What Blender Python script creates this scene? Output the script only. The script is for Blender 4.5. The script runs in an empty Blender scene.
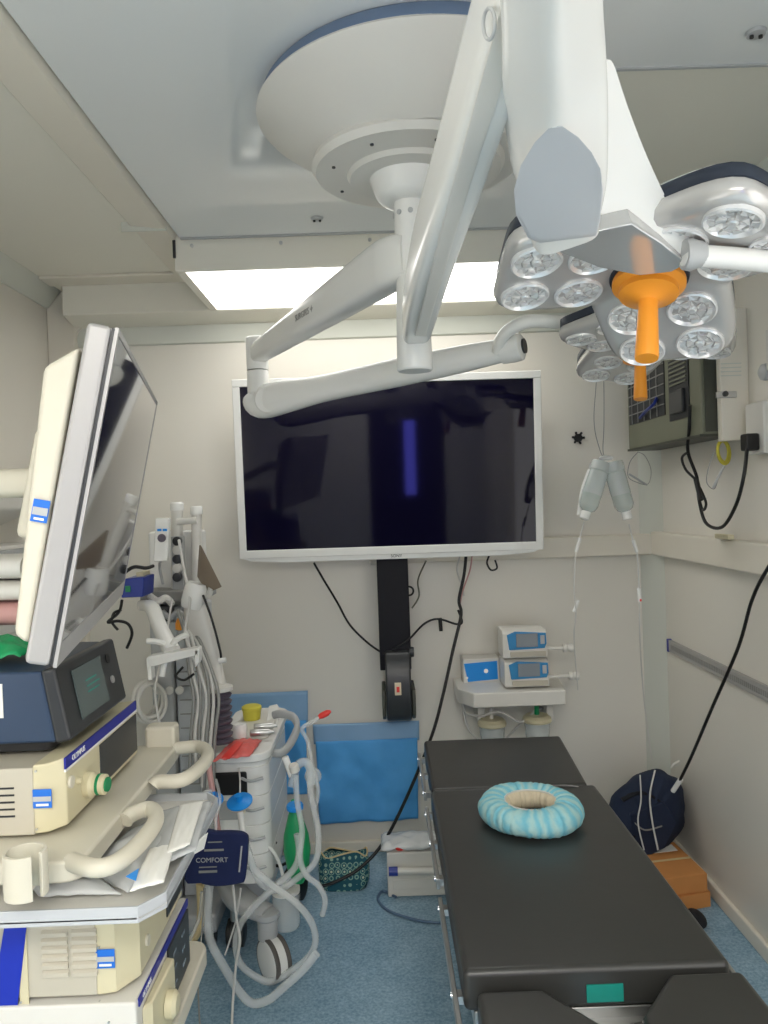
import bpy, bmesh, math, random
from mathutils import Vector as V, Matrix, noise
random.seed(7)
scn = bpy.context.scene
COL = scn.collection
PI = math.pi

# ------------------------------------------------------------------ camera
FPX = 770.0
EYE = V((0, 0, 1.5))
TH = 0.035
_c = V(((379 - 384) / FPX, -(502 - 512) / FPX, -1)).normalized()
_x = V((math.cos(TH), math.sin(TH), 0)); _x = (_x - _x.dot(_c) * _c).normalized()
_z = _x.cross(_c)
cam_d = bpy.data.cameras.new('camera')
cam = bpy.data.objects.new('camera', cam_d); COL.objects.link(cam)
cam_d.sensor_fit = 'VERTICAL'; cam_d.sensor_height = 36; cam_d.sensor_width = 27
cam_d.lens = FPX * 36 / 1024
cam_d.clip_start = 0.02
cam.matrix_world = Matrix(((_x.x, _x.y, _x.z, EYE.x), (_c.x, _c.y, _c.z, EYE.y), (_z.x, _z.y, _z.z, EYE.z), (0, 0, 0, 1)))
scn.camera = cam

# ------------------------------------------------------------------ world, exposure
w = bpy.data.worlds.new('world'); scn.world = w; w.use_nodes = True
w.node_tree.nodes['Background'].inputs[0].default_value = (1.0, 0.985, 0.955, 1)
w.node_tree.nodes['Background'].inputs[1].default_value = 1.6
scn.view_settings.view_transform = 'Standard'
scn.view_settings.look = 'None'
scn.view_settings.gamma = 1
scn.view_settings.use_curve_mapping = False
scn.view_settings.exposure = 0.78
PANEL_POWER = 2.4
REAR_POWER = 10.0


def P(px, py, Y):
    v = V(((px - 384) / FPX, -(py - 512) / FPX, -1))
    d = V((v.dot(_x), v.dot(_c), v.dot(_z)))
    return EYE + d * (Y / d.y)

def PX(px, py, X):
    v = V(((px - 384) / FPX, -(py - 512) / FPX, -1))
    d = V((v.dot(_x), v.dot(_c), v.dot(_z)))
    return EYE + d * (X / d.x)

def PZ(px, py, z):
    v = V(((px - 384) / FPX, -(py - 512) / FPX, -1))
    d = V((v.dot(_x), v.dot(_c), v.dot(_z)))
    return EYE + d * ((z - EYE.z) / d.z)

# ------------------------------------------------------------------ materials
def lin(c):
    c /= 255.0
    return c / 12.92 if c <= 0.04045 else ((c + 0.055) / 1.055) ** 2.4

def mat(name, rgb, rough=0.5, metal=0.0, var=0.04, scale=8.0, bump=0.0, bscale=60.0, trans=0.0, alpha=1.0, spec=0.5, coat=0.0, emit=None, estr=0.0, ior=1.45):
    m = bpy.data.materials.new(name); m.use_nodes = True
    nt = m.node_tree; b = nt.nodes['Principled BSDF']
    col = tuple(lin(v) for v in rgb)
    b.inputs['Roughness'].default_value = rough
    b.inputs['Metallic'].default_value = metal
    b.inputs['Specular IOR Level'].default_value = spec
    b.inputs['Transmission Weight'].default_value = trans
    b.inputs['Alpha'].default_value = alpha
    b.inputs['Coat Weight'].default_value = coat
    b.inputs['Coat Roughness'].default_value = 0.05
    b.inputs['IOR'].default_value = ior
    tc = nt.nodes.new('ShaderNodeTexCoord')
    if var:
        n = nt.nodes.new('ShaderNodeTexNoise'); n.inputs['Scale'].default_value = scale; n.inputs['Detail'].default_value = 3
        nt.links.new(tc.outputs['Object'], n.inputs['Vector'])
        r = nt.nodes.new('ShaderNodeMix'); r.data_type = 'RGBA'
        nt.links.new(n.outputs['Fac'], r.inputs[0])
        r.inputs[6].default_value = tuple(max(0, v * (1 - var)) for v in col) + (1,)
        r.inputs[7].default_value = tuple(min(1, v * (1 + var)) for v in col) + (1,)
        nt.links.new(r.outputs[2], b.inputs['Base Color'])
    else:
        b.inputs['Base Color'].default_value = col + (1,)
    if bump:
        n2 = nt.nodes.new('ShaderNodeTexNoise'); n2.inputs['Scale'].default_value = bscale; n2.inputs['Detail'].default_value = 4
        nt.links.new(tc.outputs['Object'], n2.inputs['Vector'])
        bp = nt.nodes.new('ShaderNodeBump'); bp.inputs['Strength'].default_value = bump; bp.inputs['Distance'].default_value = 0.004
        nt.links.new(n2.outputs['Fac'], bp.inputs['Height']); nt.links.new(bp.outputs['Normal'], b.inputs['Normal'])
    if emit:
        b.inputs['Emission Color'].default_value = tuple(lin(v) for v in emit) + (1,)
        b.inputs['Emission Strength'].default_value = estr
    return m

def floor_mat():
    m = mat('blue_vinyl', (120, 150, 170), 0.38, var=0)
    nt = m.node_tree; b = nt.nodes['Principled BSDF']
    tc = nt.nodes.new('ShaderNodeTexCoord')
    n = nt.nodes.new('ShaderNodeTexNoise'); n.inputs['Scale'].default_value = 105; n.inputs['Detail'].default_value = 4; n.inputs['Roughness'].default_value = 0.7
    n2 = nt.nodes.new('ShaderNodeTexNoise'); n2.inputs['Scale'].default_value = 9; n2.inputs['Detail'].default_value = 3
    ad = nt.nodes.new('ShaderNodeMath'); ad.operation = 'MULTIPLY_ADD'; ad.inputs[1].default_value = 0.35
    rp = nt.nodes.new('ShaderNodeValToRGB')
    rp.color_ramp.elements[0].position = 0.46; rp.color_ramp.elements[0].color = (lin(98), lin(134), lin(158), 1)
    rp.color_ramp.elements[1].position = 0.90; rp.color_ramp.elements[1].color = (lin(166), lin(194), lin(210), 1)
    nt.links.new(tc.outputs['Object'], n.inputs['Vector']); nt.links.new(tc.outputs['Object'], n2.inputs['Vector'])
    nt.links.new(n2.outputs['Fac'], ad.inputs[0]); nt.links.new(n.outputs['Fac'], ad.inputs[2])
    nt.links.new(ad.outputs[0], rp.inputs[0]); nt.links.new(rp.outputs[0], b.inputs['Base Color'])
    return m

M = {}
M['wall'] = mat('wall_panel', (226, 222, 212), 0.32, var=0.02, scale=2)
M['frame'] = mat('wall_frame', (228, 222, 208), 0.4, var=0.02)
M['ceil'] = mat('gloss_ceiling', (222, 225, 224), 0.09, var=0.015, scale=2, spec=0.6)
M['ceil2'] = mat('cream_ceiling', (230, 227, 214), 0.35, var=0.02, scale=2)
M['cove'] = mat('cove_grey', (206, 208, 198), 0.4, var=0.02)
M['floor'] = floor_mat()
M['white'] = mat('white_enamel', (232, 232, 228), 0.25, var=0.02)
M['white2'] = mat('off_white_plastic', (215, 213, 206), 0.35, var=0.03)
M['greyplastic'] = mat('grey_plastic', (176, 178, 178), 0.35, var=0.03)
M['capgrey'] = mat('end_cap_grey', (186, 189, 192), 0.35, var=0.02)
M['cream'] = mat('cream_plastic', (204, 196, 164), 0.42, var=0.03)
M['cream2'] = mat('pale_cream_plastic', (206, 201, 184), 0.42, var=0.03)
M['greige'] = mat('greige_metal', (186, 180, 164), 0.45, var=0.03, bump=0.05, bscale=200)
M['silver'] = mat('silver_frame', (168, 166, 164), 0.35, metal=0.15, var=0.03)
M['steel'] = mat('steel', (190, 190, 188), 0.28, metal=0.9, var=0.05, scale=20)
M['chrome'] = mat('chrome', (225, 227, 230), 0.12, metal=1.0, var=0.02)
M['screen'] = mat('dark_glass', (13, 11, 34), 0.05, var=0, spec=0.28)
M['medscreen'] = mat('monitor_glass', (10, 16, 34), 0.03, var=0, spec=0.9, coat=0.6)
M['black'] = mat('black_rubber', (20, 20, 21), 0.45, var=0.1)
M['blackleather'] = mat('black_vinyl', (52, 52, 50), 0.36, var=0.10, scale=5, bump=0.12, bscale=14, spec=0.7)
M['darkgrey'] = mat('dark_grey_plastic', (48, 50, 52), 0.35, var=0.06)
M['colblack'] = mat('black_column', (10, 9, 18), 0.5, var=0.05, spec=0.3)
M['navybox'] = mat('navy_enamel', (38, 58, 84), 0.38, var=0.05)
M['navy'] = mat('navy_cloth', (22, 34, 78), 0.8, var=0.15, scale=30, bump=0.3, bscale=300)
M['packnavy'] = mat('backpack_cloth', (26, 38, 62), 0.75, var=0.25, scale=12, bump=0.4, bscale=200)
M['packblack'] = mat('backpack_strap', (22, 24, 30), 0.8, var=0.1)
M['bluestripe'] = mat('blue_stripe', (30, 38, 140), 0.35, var=0.02)
M['bluetape'] = mat('blue_strap', (14, 42, 168), 0.45, var=0.06, scale=20)
M['sticker'] = mat('blue_sticker', (32, 108, 205), 0.4, var=0.02)
M['bluebox'] = mat('blue_plastic', (22, 48, 140), 0.3, var=0.05)
M['drape'] = mat('blue_drape', (84, 166, 230), 0.6, var=0.10, scale=14, bump=0.3, bscale=30)
M['drapetop'] = mat('pale_blue_film', (134, 172, 208), 0.4, var=0.08, scale=10)
M['pumpblue'] = mat('pump_blue', (40, 130, 185), 0.35, var=0.03)
M['panelblue'] = mat('panel_blue', (20, 140, 226), 0.4, var=0.03)
M['lcd'] = mat('lcd_grey', (120, 128, 135), 0.2, var=0.05)
M['lcddark'] = mat('lcd_dark', (84, 96, 96), 0.15, var=0.08, scale=20)
M['teal'] = mat('teal_label', (26, 142, 128), 0.45, var=0.08, scale=40)
M['green'] = mat('green_rubber', (24, 150, 92), 0.45, var=0.06)
M['greendark'] = mat('green_button', (12, 130, 80), 0.35, var=0.03)
M['orange'] = mat('orange_plastic', (246, 158, 48), 0.38, var=0.04)
M['red'] = mat('red_plastic', (226, 62, 54), 0.4, var=0.05)
M['redfilm'] = mat('red_printed_film', (232, 110, 104), 0.4, var=0.35, scale=25, alpha=0.9)
M['yellow'] = mat('yellow_plastic', (206, 196, 70), 0.5, var=0.05)
M['olive'] = mat('olive_enamel', (112, 114, 96), 0.45, var=0.04)
M['olivedark'] = mat('dark_olive', (66, 68, 58), 0.5, var=0.05)
M['vent'] = mat('vent_black', (36, 38, 40), 0.5, var=0.1)
M['wire'] = mat('wire_grey', (146, 146, 142), 0.4, metal=0.3, var=0.03)
M['cable_w'] = mat('white_cable', (205, 203, 198), 0.4, var=0.03)
M['cable_b'] = mat('blue_grey_hose', (88, 112, 138), 0.4, var=0.03)
M['card'] = mat('cardboard', (196, 134, 76), 0.8, var=0.08, scale=14)
M['purple'] = mat('bellows_rubber', (88, 82, 94), 0.45, var=0.08)
M['brown'] = mat('brown_panel', (138, 124, 108), 0.5, var=0.04)
M['turq'] = mat('bouffant_turquoise', (132, 200, 216), 0.75, var=0.42, scale=14, bump=0.5, bscale=70)
M['creamcloth'] = mat('cream_cloth', (222, 210, 184), 0.8, var=0.12, scale=40)
M['hose'] = mat('milky_hose', (240, 243, 242), 0.25, var=0.03, alpha=0.32)
M['clear'] = mat('clear_plastic', (232, 238, 238), 0.12, var=0.02, alpha=0.34, spec=0.8)
M['bottle'] = mat('bottle_plastic', (196, 208, 204), 0.12, var=0.03, alpha=0.42, spec=0.9)
M['film'] = mat('plastic_film', (225, 228, 228), 0.2, var=0.03, alpha=0.72, spec=0.9)
M['paper'] = mat('white_paper', (232, 231, 224), 0.6, var=0.02)
M['rubberblue'] = mat('lamp_bumper', (46, 54, 68), 0.4, var=0.05)
M['lampface'] = mat('lamp_face', (202, 200, 197), 0.2, metal=0.3, var=0.04, scale=5, coat=0.5)
M['reflector'] = mat('reflector', (246, 246, 246), 0.18, metal=0.35, var=0.25, scale=60)
M['facet'] = mat('facet', (244, 243, 240), 0.12, metal=0.35, var=0.25, scale=90)
M['tan'] = mat('tan_tube', (206, 186, 140), 0.5, var=0.05)
M['pink'] = mat('pink_tube', (196, 150, 146), 0.5, var=0.05)
M['discside'] = mat('disc_rim_blue_grey', (104, 124, 152), 0.45, var=0.03)
M['led'] = mat('led_panel', (250, 250, 248), 0.5, var=0, emit=(255, 253, 248), estr=PANEL_POWER)
M['led_fill'] = mat('fill_panel_rear', (250, 250, 248), 0.5, var=0, emit=(255, 250, 240), estr=REAR_POWER)  # emission of the added fill panels behind the camera
M['violet'] = mat('violet_lit_glass', (60, 60, 200), 0.3, var=0, emit=(110, 110, 255), estr=5.0)
M['tyre'] = mat('grey_tyre', (92, 88, 84), 0.5, var=0.05)
M['plate'] = mat('polished_plate', (196, 196, 194), 0.1, metal=0.45, var=0.02, coat=0.6)
M['innerdark'] = mat('rear_wall_grey', (205, 205, 205), 0.5, var=0.03)

def pouch_mat():
    m = mat('teal_patterned_cloth', (40, 110, 120), 0.75, var=0)
    nt = m.node_tree; b = nt.nodes['Principled BSDF']
    tc = nt.nodes.new('ShaderNodeTexCoord'); vo = nt.nodes.new('ShaderNodeTexVoronoi')
    vo.inputs['Scale'].default_value = 42; vo.inputs['Randomness'].default_value = 0.15
    rp = nt.nodes.new('ShaderNodeValToRGB'); rp.color_ramp.interpolation = 'CONSTANT'
    e = rp.color_ramp.elements
    e[0].position = 0; e[0].color = (lin(196), lin(204), lin(180), 1)
    e[1].position = 0.2; e[1].color = (lin(30), lin(92), lin(104), 1)
    x = e.new(0.38); x.color = (lin(140), lin(176), lin(160), 1)
    x = e.new(0.5); x.color = (lin(26), lin(84), lin(98), 1)
    nt.links.new(tc.outputs['Object'], vo.inputs['Vector']); nt.links.new(vo.outputs['Distance'], rp.inputs[0]); nt.links.new(rp.outputs[0], b.inputs['Base Color'])
    return m
M['pouch'] = pouch_mat()

# ------------------------------------------------------------------ mesh helpers
def smooth(pts, k=8):
    pts = [V(p) for p in pts]; out = []
    n = len(pts)
    for i in range(n - 1):
        p0 = pts[max(i - 1, 0)]; p1 = pts[i]; p2 = pts[i + 1]; p3 = pts[min(i + 2, n - 1)]
        for j in range(k):
            t = j / k
            out.append(0.5 * ((2 * p1) + (-p0 + p2) * t + (2 * p0 - 5 * p1 + 4 * p2 - p3) * t * t + (-p0 + 3 * p1 - 3 * p2 + p3) * t ** 3))
    out.append(pts[-1]); return out

def resample(pts, step):
    out = [pts[0]]; acc = 0
    for a, b in zip(pts, pts[1:]):
        L = (b - a).length
        if L < 1e-9: continue
        d = step - acc
        while d <= L:
            out.append(a.lerp(b, d / L)); d += step
        acc = L - (d - step)
    return out

class MB:
    def __init__(s): s.bm = bmesh.new()
    def face(s, vs):
        try: return s.bm.faces.new(vs)
        except ValueError: return None
    def box(s, a, b):
        x0, y0, z0 = a; x1, y1, z1 = b
        return s.hexa([(x0, y0, z0), (x1, y0, z0), (x1, y1, z0), (x0, y1, z0)], [(x0, y0, z1), (x1, y0, z1), (x1, y1, z1), (x0, y1, z1)])
    def hexa(s, lo, hi):
        l = [s.bm.verts.new(p) for p in lo]; h = [s.bm.verts.new(p) for p in hi]; n = len(l)
        s.face(list(reversed(l))); s.face(h)
        for i in range(n): s.face([l[i], l[(i + 1) % n], h[(i + 1) % n], h[i]])
        return s
    def obox(s, o, x, y, z):
        o = V(o); x = V(x); y = V(y); z = V(z)
        return s.hexa([o, o + x, o + x + y, o + y], [o + z, o + x + z, o + x + y + z, o + y + z])
    def prism(s, pts, vec):
        vec = V(vec); return s.hexa([V(p) for p in pts], [V(p) + vec for p in pts])
    def cyl(s, a, b, r, r2=None, n=24):
        a = V(a); b = V(b); r2 = r if r2 is None else r2
        return s.lathe([(0, 0), (r, 0), (r2, (b - a).length), (0, (b - a).length)], a, b - a, n)
    def lathe(s, prof, o, ax, n=32):
        o = V(o); ax = V(ax).normalized()
        u = ax.orthogonal().normalized(); v = ax.cross(u)
        rings = []
        for r, h in prof:
            if r < 1e-6: rings.append([s.bm.verts.new(o + ax * h)])
            else: rings.append([s.bm.verts.new(o + ax * h + (u * math.cos(2 * PI * i / n) + v * math.sin(2 * PI * i / n)) * r) for i in range(n)])
        for A, B in zip(rings, rings[1:]):
            for i in range(n):
                j = (i + 1) % n
                if len(A) == 1 and len(B) == 1: continue
                if len(A) == 1: s.face([A[0], B[i], B[j]])
                elif len(B) == 1: s.face([A[i], A[j], B[0]])
                else: s.face([A[i], A[j], B[j], B[i]])
        return s
    def ringstack(s, rings, cap=True):
        R = [[s.bm.verts.new(p) for p in r] for r in rings]; n = len(R[0])
        for A, B in zip(R, R[1:]):
            for i in range(n): s.face([A[i], A[(i + 1) % n], B[(i + 1) % n], B[i]])
        if cap: s.face(list(reversed(R[0]))); s.face(R[-1])
        return s
    def sweep(s, pts, sizes, up=(0, 0, 1), n=20, e=2.0, closed=False):
        pts = [V(p) for p in pts]; up = V(up); rings = []; N = len(pts)
        for i, p in enumerate(pts):
            if closed: t = pts[(i + 1) % N] - pts[i - 1]
            else: t = pts[min(i + 1, N - 1)] - pts[max(i - 1, 0)]
            t.normalize(); side = t.cross(up)
            if side.length < 1e-4: side = t.orthogonal()
            side.normalize(); u = side.cross(t).normalized()
            w_, h_ = sizes[i] if isinstance(sizes, list) else sizes
            ring = []
            for k in range(n):
                a = 2 * PI * k / n; c, d = math.cos(a), math.sin(a)
                ring.append(p + side * (w_ / 2 * math.copysign(abs(c) ** (2 / e), c)) + u * (h_ / 2 * math.copysign(abs(d) ** (2 / e), d)))
            rings.append(ring)
        if closed:
            rings.append(rings[0]); R = [[s.bm.verts.new(q) for q in r] for r in rings[:-1]]; R.append(R[0])
            for A, B in zip(R, R[1:]):
                for i in range(n): s.face([A[i], A[(i + 1) % n], B[(i + 1) % n], B[i]])
            return s
        return s.ringstack(rings)
    def tube(s, pts, r, k=8, n=8, ripple=0, step=0):
        p = smooth(pts, k) if k > 1 else [V(q) for q in pts]
        if ripple:
            p = resample(p, step); rr = [r * (1 + (ripple if i % 2 else 0)) for i in range(len(p))]
        else: rr = [r] * len(p)
        # parallel transport frame
        t = (p[1] - p[0]).normalized(); u = t.orthogonal().normalized(); rings = []
        for i, q in enumerate(p):
            tt = (p[min(i + 1, len(p) - 1)] - p[max(i - 1, 0)])
            if tt.length > 1e-9: tt.normalize()
            else: tt = t
            u = (u - tt * u.dot(tt)); u.normalize(); vv = tt.cross(u)
            rings.append([q + (u * math.cos(2 * PI * j / n) + vv * math.sin(2 * PI * j / n)) * rr[i] for j in range(n)])
        return s.ringstack(rings)
    def ball(s, c, r, sc=(1, 1, 1), n=20):
        m = Matrix.Translation(c) @ Matrix.Diagonal((sc[0], sc[1], sc[2], 1))
        bmesh.ops.create_uvsphere(s.bm, u_segments=n, v_segments=n // 2, radius=r, matrix=m); return s
    def torus(s, c, ax, R, r, n=36, m=10):
        c = V(c); ax = V(ax).normalized(); u = ax.orthogonal().normalized(); v = ax.cross(u)
        rings = []
        for i in range(n):
            a = 2 * PI * i / n; d = u * math.cos(a) + v * math.sin(a)
            rings.append([s.bm.verts.new(c + d * (R + r * math.cos(2 * PI * j / m)) + ax * (r * math.sin(2 * PI * j / m))) for j in range(m)])
        for i in range(n):
            A = rings[i]; B = rings[(i + 1) % n]
            for j in range(m): s.face([A[j], B[j], B[(j + 1) % m], A[(j + 1) % m]])
        return s
    def sheet(s, fn, nu, nv, th=0.0):
        g = [[V(fn(i / nu, j / nv)) for j in range(nv + 1)] for i in range(nu + 1)]
        A = [[s.bm.verts.new(p) for p in r] for r in g]
        for i in range(nu):
            for j in range(nv): s.face([A[i][j], A[i + 1][j], A[i + 1][j + 1], A[i][j + 1]])
        s.th = th; return s
    def build(s, name, m, parent=None, bev=0.0, seg=2, angle=35, smooth_=True):
        bmesh.ops.recalc_face_normals(s.bm, faces=s.bm.faces)
        me = bpy.data.meshes.new(name); 
        org = V((0, 0, 0))
        if parent is not None:
            q = parent
            while q is not None: org += q.location; q = q.parent
        else:
            xs = [v.co for v in s.bm.verts]
            org = V(((min(v.x for v in xs) + max(v.x for v in xs)) / 2, (min(v.y for v in xs) + max(v.y for v in xs)) / 2, min(v.z for v in xs)))
        bmesh.ops.translate(s.bm, vec=-org, verts=s.bm.verts)
        s.bm.to_mesh(me); s.bm.free()
        me.materials.append(m)
        if smooth_:
            for f in me.polygons: f.use_smooth = True
            me.set_sharp_from_angle(angle=math.radians(angle))
        o = bpy.data.objects.new(name, me); COL.objects.link(o)
        if parent is not None: o.parent = parent
        else: o.location = org
        if getattr(s, 'th', 0):
            md = o.modifiers.new('solid', 'SOLIDIFY'); md.thickness = s.th
        if bev:
            md = o.modifiers.new('bevel', 'BEVEL'); md.width = bev; md.segments = seg; md.limit_method = 'ANGLE'; md.angle_limit = math.radians(40)
            md.harden_normals = True
        return o

def thing(name, label, cat, loc, group=None):
    o = bpy.data.objects.new(name, None); COL.objects.link(o); o.empty_display_size = 0.05
    o.location = V(loc); o['label'] = label; o['category'] = cat
    if group: o['group'] = group
    return o
def tag(o, label, cat, group=None):
    o['label'] = label; o['category'] = cat
    if group: o['group'] = group
    return o
def struct(o): o['kind'] = 'structure'; return o
def lab(o, l): o['label'] = l; return o

def text(s, size, o, x, y, m, name, parent, ext=0.0004):
    cu = bpy.data.curves.new(name, 'FONT'); cu.body = s; cu.size = size; cu.extrude = ext; cu.align_x = 'CENTER'; cu.align_y = 'CENTER'
    t = bpy.data.objects.new(name, cu); COL.objects.link(t)
    bpy.context.view_layer.update()
    me = bpy.data.meshes.new_from_object(t.evaluated_get(bpy.context.evaluated_depsgraph_get()))
    bpy.data.objects.remove(t); bpy.data.curves.remove(cu)
    x = V(x).normalized(); y = V(y); y = (y - x * y.dot(x)).normalized(); z = x.cross(y)
    org = V((0, 0, 0)); q = parent
    while q is not None: org += q.location; q = q.parent
    o = V(o) - org
    me.transform(Matrix(((x.x, y.x, z.x, o.x), (x.y, y.y, z.y, o.y), (x.z, y.z, z.z, o.z), (0, 0, 0, 1))))
    me.materials.clear(); me.materials.append(m); me.name = name
    ob = bpy.data.objects.new(name, me); COL.objects.link(ob); ob.parent = parent
    return ob

# ================================================================== SETTING
XL, XR, YB, YN, ZC = -1.37, 1.19, 3.30, -2.4, 2.43
struct(MB().box((XL - .1, YN - .1, -.05), (XR + .1, YB + .1, 0)).build('floor', M['floor']))
struct(MB().box((XL - .1, YN - .1, ZC), (XR + .1, YB + .1, ZC + .06)).build('ceiling', M['ceil2']))
o = struct(MB().box((XL, YB, 1.24), (XR, YB + .06, ZC)).build('wall_back', M['wall']))
lo_ = struct(MB().box((XL, YB, 0), (XR, YB + .06, 1.24)).build('wall_back_lower', M['wall']))
def holed(x0_, x1_, ya_, yb_, zlo, zhi, name, zmin, zmax):
    mb = MB()
    mb.box((x0_, YN, zmin), (x1_, ya_, zmax)); mb.box((x0_, yb_, zmin), (x1_, YB + .06, zmax))
    if zhi < zmax: mb.box((x0_, ya_, zhi), (x1_, yb_, zmax))
    if zlo > zmin: mb.box((x0_, ya_, zmin), (x1_, yb_, zlo))
    return struct(mb.build(name, M['wall']))
# unseen window (left) and doorway (right) added beside the camera to admit fill daylight
holed(XL - .06, XL, -1.0, .75, .75, 2.05, 'wall_left', 0, ZC)
holed(XR, XR + .06, -.9, .75, 0, 2.05, 'wall_right', 0, ZC)
for nm_, xf, z0_ in (('fill_window', XL - .06, .75), ('fill_doorway', XR, 0)):
    ya_, yb_ = (-1.0, .75) if nm_ == 'fill_window' else (-.9, .75)
    mb = MB(); mb.box((xf, ya_, z0_), (xf + .06, ya_ + .04, 2.05)); mb.box((xf, yb_ - .04, z0_), (xf + .06, yb_, 2.05)); mb.box((xf, ya_, 2.01), (xf + .06, yb_, 2.05))
    if z0_: mb.box((xf, ya_, z0_), (xf + .06, yb_, z0_ + .04))
    struct(mb.build(nm_, M['frame']))
# wall behind the camera with a doorway to a violet-lit room
mb = MB(); mb.box((XL, YN - .06, 0), (-.1, YN, ZC)); mb.box((.75, YN - .06, 0), (XR, YN, ZC)); mb.box((-.1, YN - .06, 2.1), (.75, YN, ZC))
struct(mb.build('wall_front', M['innerdark']))
struct(MB().box((-.1, YN - .05, 0), (.75, YN - .02, 2.1)).build('door_1', M['colblack']))
struct(MB().box((.30, YN - .02, .95), (.42, YN - .01, 1.9)).build('window_1', M['violet']))
# glossy ceiling panel
struct(MB().prism([(-.64, YN, ZC - .02), (XR, YN, ZC - .02), (XR, 1.66, ZC - .02), (.52, 1.66, ZC - .02), (.52, 2.60, ZC - .02), (-.64, 2.60, ZC - .02)], (0, 0, .018)).build('ceiling_panel', M['ceil'], bev=.002))
struct(MB().box((-.635, 2.598, ZC - .026), (.52, 2.608, ZC)).build('trim_1', M['greyplastic']))
# longitudinal beam left of the panel
struct(MB().prism([(-.78, YN, ZC), (-.77, YN, ZC - .012), (-.66, YN, ZC - .026), (-.645, YN, ZC)], (0, 3.12 - YN, 0)).build('trim_2', M['frame'], bev=.003))
struct(MB().box((-.80, 2.50, ZC - .030), (-.655, 2.505, ZC)).build('trim_3', M['cove']))
# LED housing box and panel
hx0, hx1, hz = -.66, .60, 2.302
mb = MB(); mb.box((hx0, 2.612, hz), (hx1, 2.63, ZC)); mb.box((hx0, 2.63, hz), (hx0 + .03, 3.24, ZC)); mb.box((hx1 - .03, 2.63, hz), (hx1, 3.24, ZC)); mb.box((hx0, 3.232, hz), (hx1, 3.25, ZC))
hous = mb.build('ceiling_light', M['ceil2'], bev=.002)
tag(hous, 'bright rectangular flat light panel recessed at the back of the ceiling', 'ceiling light')
MB().box((hx0 + .03, 2.63, hz + .004), (hx1 - .03, 3.232, hz + .02)).build('diffuser', M['led'], hous)
for i, xx in enumerate((-.60, -.30, 0.0)):
    MB().cyl((xx, 2.612, 2.385), (xx, 2.607, 2.385), .006).build('screw', M['steel'], hous)
MB().box((hx0 - .004, 2.606, 2.345), (hx0 + .005, 2.612, 2.405)).build('bracket', M['darkgrey'], hous)
# unseen light panels added behind the camera to brighten the room
for yr, lb in ((-.62, 'added unseen fill light panel on the ceiling just behind the camera'), (-1.75, 'added unseen fill light panel on the ceiling at the far rear of the room')):
    mb = MB(); mb.box((-.66, yr - .33, hz), (.62, yr - .30, ZC - .02)); mb.box((-.66, yr + .30, hz), (.62, yr + .33, ZC - .02)); mb.box((-.66, yr - .30, hz), (-.63, yr + .30, ZC - .02)); mb.box((.59, yr - .30, hz), (.62, yr + .30, ZC - .02))
    r = tag(mb.build('ceiling_light', M['ceil2']), lb, 'ceiling light')
    MB().box((-.63, yr - .30, hz + .004), (.59, yr + .30, hz + .02)).build('diffuser', M['led_fill'], r)

# rear beam with rounded pocket corner, cove strips
def arc(cx, cz, r, a0, a1, n=8): return [(cx + r * math.cos(a0 + (a1 - a0) * i / n), cz + r * math.sin(a0 + (a1 - a0) * i / n)) for i in range(n + 1)]
pts = [(XL, ZC), (XL, 0), (-1.255, 0)] + arc(-1.255 + .06, 2.285 - .06, .06, PI, PI / 2) + [(XR, 2.285), (XR, ZC)]
# split into pilaster + beam to stay convex-friendly
struct(MB().box((XL, YB - .045, 0), (-1.255, YB, ZC)).build('trim_4', M['frame'], bev=.006))
pp = [(-1.255, 2.285 - .06)] + arc(-1.255 + .06, 2.285 - .06, .06, PI, PI / 2)[1:] + [(-1.255, 2.285)]
mb = MB(); mb.prism([(x, YB - .045, z) for x, z in pp], (0, .045, 0)); struct(mb.build('trim_5', M['frame']))
struct(MB().prism([(-1.255, YB - .16, ZC), (-1.255, YB - .16, 2.30), (-1.255, YB - .03, 2.275), (-1.255, YB, 2.275), (-1.255, YB, ZC)], (XR + 1.255, 0, 0)).build('trim_6', M['ceil2'], bev=.004))
struct(MB().prism([(-1.255, YB, 2.275), (-1.255, YB - .03, 2.275), (-1.255, YB - .012, 2.205), (-1.255, YB, 2.20)], (XR + 1.255, 0, 0)).build('trim_7', M['cove'], bev=.002))
struct(MB().prism([(XL, YN, ZC), (XL, YN, 2.36), (XL + .012, YN, 2.36), (XL + .07, YN, ZC)], (0, YB - .05 - YN, 0)).build('trim_8', M['cove'], bev=.002))
struct(MB().box((XL + .07, 3.03, ZC - .012), (-.70, 3.14, ZC)).build('trim_9', M['frame'], bev=.003))
struct(MB().prism([(XR, YN, ZC), (XR, YN, 2.36), (XR - .012, YN, 2.36), (XR - .07, YN, ZC)], (0, YB - .05 - YN, 0)).build('trim_10', M['cove'], bev=.002))
struct(MB().box((.53, 1.655, ZC - .024), (XR, 1.663, ZC)).build('trim_11', M['greyplastic']))
# horizontal trunking
struct(MB().box((-.05, YB - .04, 1.235), (XR, YB, 1.325)).build('trim_12', M['frame'], bev=.008))
struct(MB().box((XR - .04, .8, 1.235), (XR, YB, 1.335)).build('trim_13', M['frame'], bev=.008))
# corner chamfer
struct(MB().prism([(XR - .075, YB, 0), (XR, YB - .075, 0), (XR, YB, 0)], (0, 0, 2.3)).build('trim_14', M['cove']))
# skirtings
struct(MB().box((-1.25, YB - .02, 0), (XR - .06, YB, .05)).build('baseboard_back', M['frame'], bev=.006))
struct(MB().box((XR - .018, .8, 0), (XR, YB - .07, .055)).build('baseboard_right', M['frame'], bev=.006))
struct(MB().box((XL, YN, 0), (XL + .018, YB - .05, .055)).build('baseboard_left', M['frame'], bev=.006))

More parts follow.
